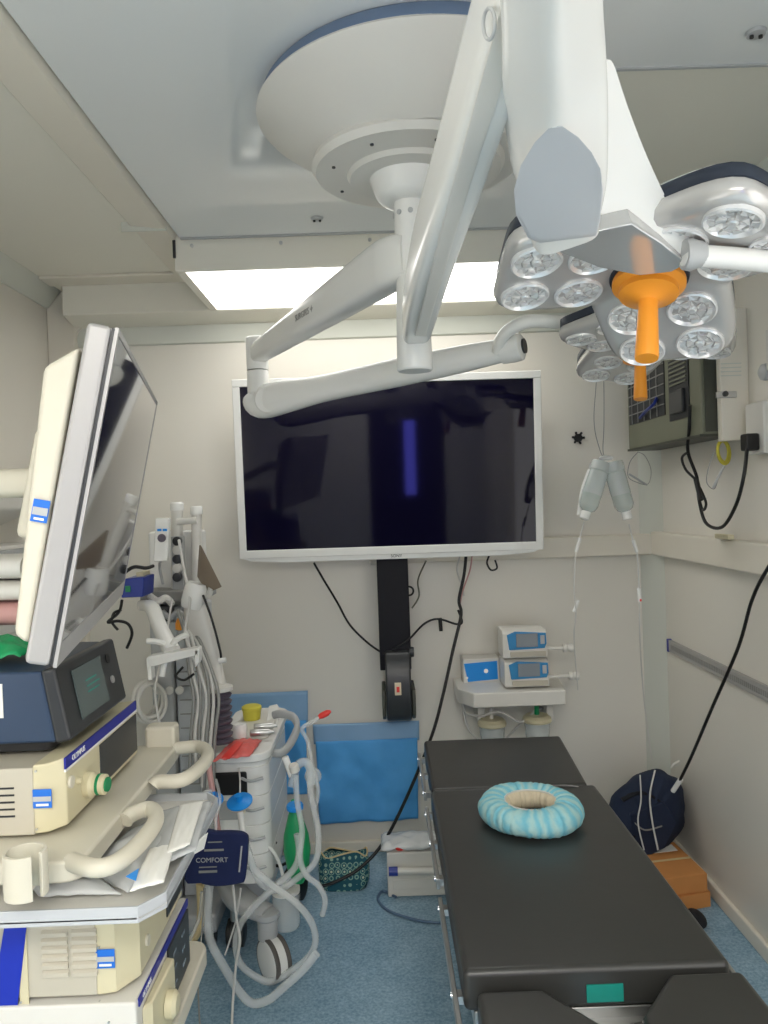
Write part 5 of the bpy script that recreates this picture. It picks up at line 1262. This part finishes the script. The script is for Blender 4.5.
tag(MB().tube([P(296, 775, 2.40), P(297, 800, 2.39), P(302, 830, 2.38), P(300, 858, 2.37), P(306, 875, 2.37), P(318, 885, 2.37), P(325, 900, 2.37), P(322, 916, 2.38)], .009, k=8, n=10, ripple=.10, step=.004).build('breathing_hose', M['hose'], angle=80), 'milky breathing hose in front of the green bag curling to a short end', 'hose', 'milky breathing hoses')
# Y piece and mask tube
yp = thing('y_connector', 'clear Y connector joining the breathing hoses above the green bag', 'connector', P(298, 775, 2.42))
MB().tube([P(285, 757, 2.42), P(288, 765, 2.42), P(292, 776, 2.42)], .011, n=12).build('side_port', M['white'], yp)
MB().tube([P(292, 786, 2.42), P(296, 768, 2.42), P(304, 762, 2.42), P(310, 768, 2.42), P(311, 784, 2.42)], .014, n=14).build('connector_body', M['clear'], yp)
MB().lathe([(0, 0), (.016, 0), (.016, .02), (.012, .024), (0, .024)], P(295, 771, 2.41), (-.2, -.2, 1), 18).build('port_cap', M['white2'], yp)
cable('mask_tube', [P(324, 714, 2.46), P(312, 722, 2.46), P(302, 729, 2.46), P(308, 742, 2.46), P(312, 765, 2.46), P(318, 790, 2.46), P(314, 812, 2.46)], .007, M['hose'], 'thin clear tube rising to a red tip between the two blue drapes', 'tube')
tag(MB().lathe([(0, 0), (.007, 0), (.010, .01), (.010, .03), (.004, .042), (0, .042)], P(319, 717, 2.46), P(331, 711, 2.46) - P(319, 717, 2.46), 16).build('red_tip', M['red']), 'small red tip at the top end of the clear tube before the drapes', 'tube tip')
tag(MB().ball(P(313, 776, 2.48), .028, (1, .7, 1)).build('clear_dome', M['clear']), 'small clear round mask dome beside the wide blue drape', 'mask')
# filters
def filt(c_, ax, label, r_=.039):
    t_ = thing('breathing_filter', label, 'filter', c_, 'blue and white breathing filters'); ax = V(ax)
    MB().lathe([(0, -.034), (.011, -.034), (.012, -.016), (r_ * .85, -.006), (r_, 0), (r_, .003), (0, .003)], c_, ax, 28).build('lower_shell', M['creamcloth'], t_)
    MB().lathe([(0, .003), (r_ * 1.02, .003), (r_ * 1.02, .007), (r_ * .8, .011), (.012, .015), (.011, .030), (0, .030)], c_, ax, 28).build('upper_shell', M['panelblue'], t_)
filt(P(240, 803, 2.35), (-.1, -.35, 1), 'blue and white breathing filter hanging in front of the trolley drawers')
filt(P(212, 801, 2.33), (.1, -.35, 1), 'blue breathing filter partly hidden behind the outer tray corner', .034)
tag(MB().tube([P(240, 812, 2.34), P(242, 824, 2.33), P(243, 836, 2.32)], .010, n=12).build('filter_adapter', M['white']), 'white adapter below the blue and white breathing filter', 'adapter')
cable('sample_line', [P(239, 768, 2.44), P(240, 780, 2.38), P(240, 795, 2.35)], .0025, M['cable_w'], 'thin white line dropping to the blue and white breathing filter', 'tube')
cable('pink_tube', [P(207, 750, 2.36), P(210, 775, 2.34), P(214, 800, 2.33), P(218, 830, 2.32), P(222, 850, 2.32)], .009, M['pink'], 'pinkish tube hanging beside the trolley edge behind the tray corner', 'tube')
# green breathing bag with clip ring
gb = thing('breathing_bag', 'long green breathing bag hanging below the clear connector', 'breathing bag', P(298, 880, 2.47))
g0, g1 = P(294, 800, 2.47), P(299, 882, 2.47); Lg = (g1 - g0).length
MB().lathe([(0, 0), (.010, 0), (.012, .02), (.022, Lg * .18), (.040, Lg * .42), (.044, Lg * .6), (.036, Lg * .8), (.024, Lg * .95), (.016, Lg), (0, Lg)], g0, g1 - g0, 28).build('bag', M['green'], gb)
MB().lathe([(0, -.006), (.026, -.006), (.027, .004), (.024, .010), (0, .012)], P(295, 807, 2.42), (g0 - g1) + V((0, -.02, 0)), 24).build('neck_ring', M['panelblue'], gb)
# navy cuff hanging in front
cu_ = thing('pressure_cuff', 'navy blue folded pressure cuff with white lettering hanging beside the cart tray', 'pressure cuff', P(215, 884, 2.2))
cuf = ply([(184, 880), (196, 834), (215, 833), (236, 833), (246, 836), (248, 845), (245, 878), (240, 884), (216, 887), (200, 884)], 3)
Yc2 = 2.17
front = [P(q.x, q.y, Yc2 + .004 * noise.noise(V((q.x * .1, q.y * .1, 0)))) for q in cuf]
cfm = sum(front, V()) / len(front)
rings = [[p.lerp(cfm, .05) + V((0, .028, 0)) for p in front], [p + V((0, .018, 0)) for p in front], [p + V((0, .004, 0)) for p in front], [p.lerp(cfm, .06) for p in front]]
MB().ringstack(rings).build('cuff_body', M['navy'], cu_, bev=.0)
text('COMFORT', .019, P(212, 860, Yc2 - .002) + V((0, -.002, 0)), (1, 0, -.02), (0, 0, 1), M['greyplastic'], 'cuff_lettering', cu_)
for px_, py_, wd, ht in ((215, 842, .040, .0030), (214, 850, .055, .0055), (208, 867, .050, .0028), (208, 871.5, .052, .0065)):
    q = P(px_, py_, Yc2 - .002); MB().box((q.x - wd / 2, q.y - .0015, q.z - ht / 2), (q.x + wd / 2, q.y, q.z + ht / 2)).build('printed_line', M['wire'], cu_)
MB().prism([P(241, 846, Yc2 - .001), P(242.5, 846, Yc2 - .001), P(240, 872, Yc2 - .001), P(238.5, 872, Yc2 - .001)], (0, -.001, 0)).build('white_mark', M['greyplastic'], cu_)
MB().tube([P(216, 835, Yc2 + .012), P(216, 818, 2.24), P(220, 800, 2.3), P(216, 780, 2.38)], .005).build('cuff_hose', M['hose'], cu_)
# thin dangling lines near the floor
cable('thin_line', clampz([P(233, 884, 2.24), P(236, 915, 2.24), P(240, 940, 2.24), P(236, 965, 2.24), P(233, 1000, 2.24), P(232, 1030, 2.2)], .004), .004, M['cable_w'], 'thin white line hanging from the cuff to the floor', 'tube')
cable('thin_line', clampz([P(241, 888, 2.26), P(236, 920, 2.26), P(225, 955, 2.26)], .004), .0025, M['cable_w'], 'hair-thin line slanting left below the navy cuff', 'tube')
cable('thin_line', clampz([P(204, 888, 2.26), P(202, 930, 2.25), P(198, 975, 2.2), P(200, 1030, 2.1)], .004), .0025, M['wire'], 'thin grey line hanging straight down beside the cart at the left', 'tube')
cable('milky_tube', [P(202, 892, 2.3), P(200, 915, 2.3), P(192, 935, 2.3), P(184, 950, 2.3)], .006, M['hose'], 'narrow milky tube curving left under the navy cuff', 'tube')
cable('tan_hose', [P(200, 884, 2.38), P(201, 915, 2.38), P(196, 935, 2.38), P(184, 950, 2.38)], .013, M['tan'], 'tan hose curving down behind the milky tubes at the left', 'hose')
# clear jar under the trolley and dark items
jr = thing('clear_jar', 'clear plastic jar on the trolley base beside the fork of the big caster', 'jar', P(285, 925, 2.5))
j0 = P(287, 926, 2.48)
MB().lathe([(0, 0), (.040, 0), (.044, .01), (.046, .10), (.042, .115), (0, .116)], j0, (0, 0, 1), 28).build('jar_body', M['clear'], jr)
MB().lathe([(0, .112), (.046, .112), (.046, .125), (0, .128)], j0, (0, 0, 1), 28).build('jar_lid', M['white2'], jr)
cable('black_lead', [P(276, 842, 2.6), P(268, 858, 2.6), P(278, 866, 2.58), P(290, 862, 2.56), P(284, 876, 2.55)], .005, M['black'], 'tangled black lead beside the lower right of the trolley')
cable('steel_tube', [P(266, 846, 2.5), P(272, 850, 2.5), P(279, 862, 2.5), P(283, 876, 2.5)], .006, M['white'], 'short white tube beside the lower right of the trolley', 'tube')

MB().tube([P(150, 596, 2.62), P(158, 601, 2.6), P(166, 598, 2.6), P(172, 604, 2.62)], .012).build('elbow_pipe', M['white2'], am)
MB().tube([P(163, 612, 2.66), P(170, 618, 2.64), P(178, 612, 2.64), P(186, 618, 2.66)], .010).build('elbow_pipe', M['greyplastic'], am)
fbox(156, 168, 606, 622, 2.66, .05, 'gauge_block', M['darkgrey'], am, bev=.003)
fbox(170, 176, 622, 650, 2.66, .03, 'flow_tube', M['clear'], am, bev=.002)
fbox(179, 185, 622, 652, 2.66, .03, 'flow_tube', M['clear'], am, bev=.002)
for k in range(3): MB().lathe([(0, 0), (.014, 0), (.014, .012), (0, .015)], P(160 + k * 10, 690, 2.70), (0, -1, 0), 16).build('port', M['white2'], am)
fbox(152, 166, 735, 752, 2.66, .05, 'socket_block', M['white2'], am, bev=.004)
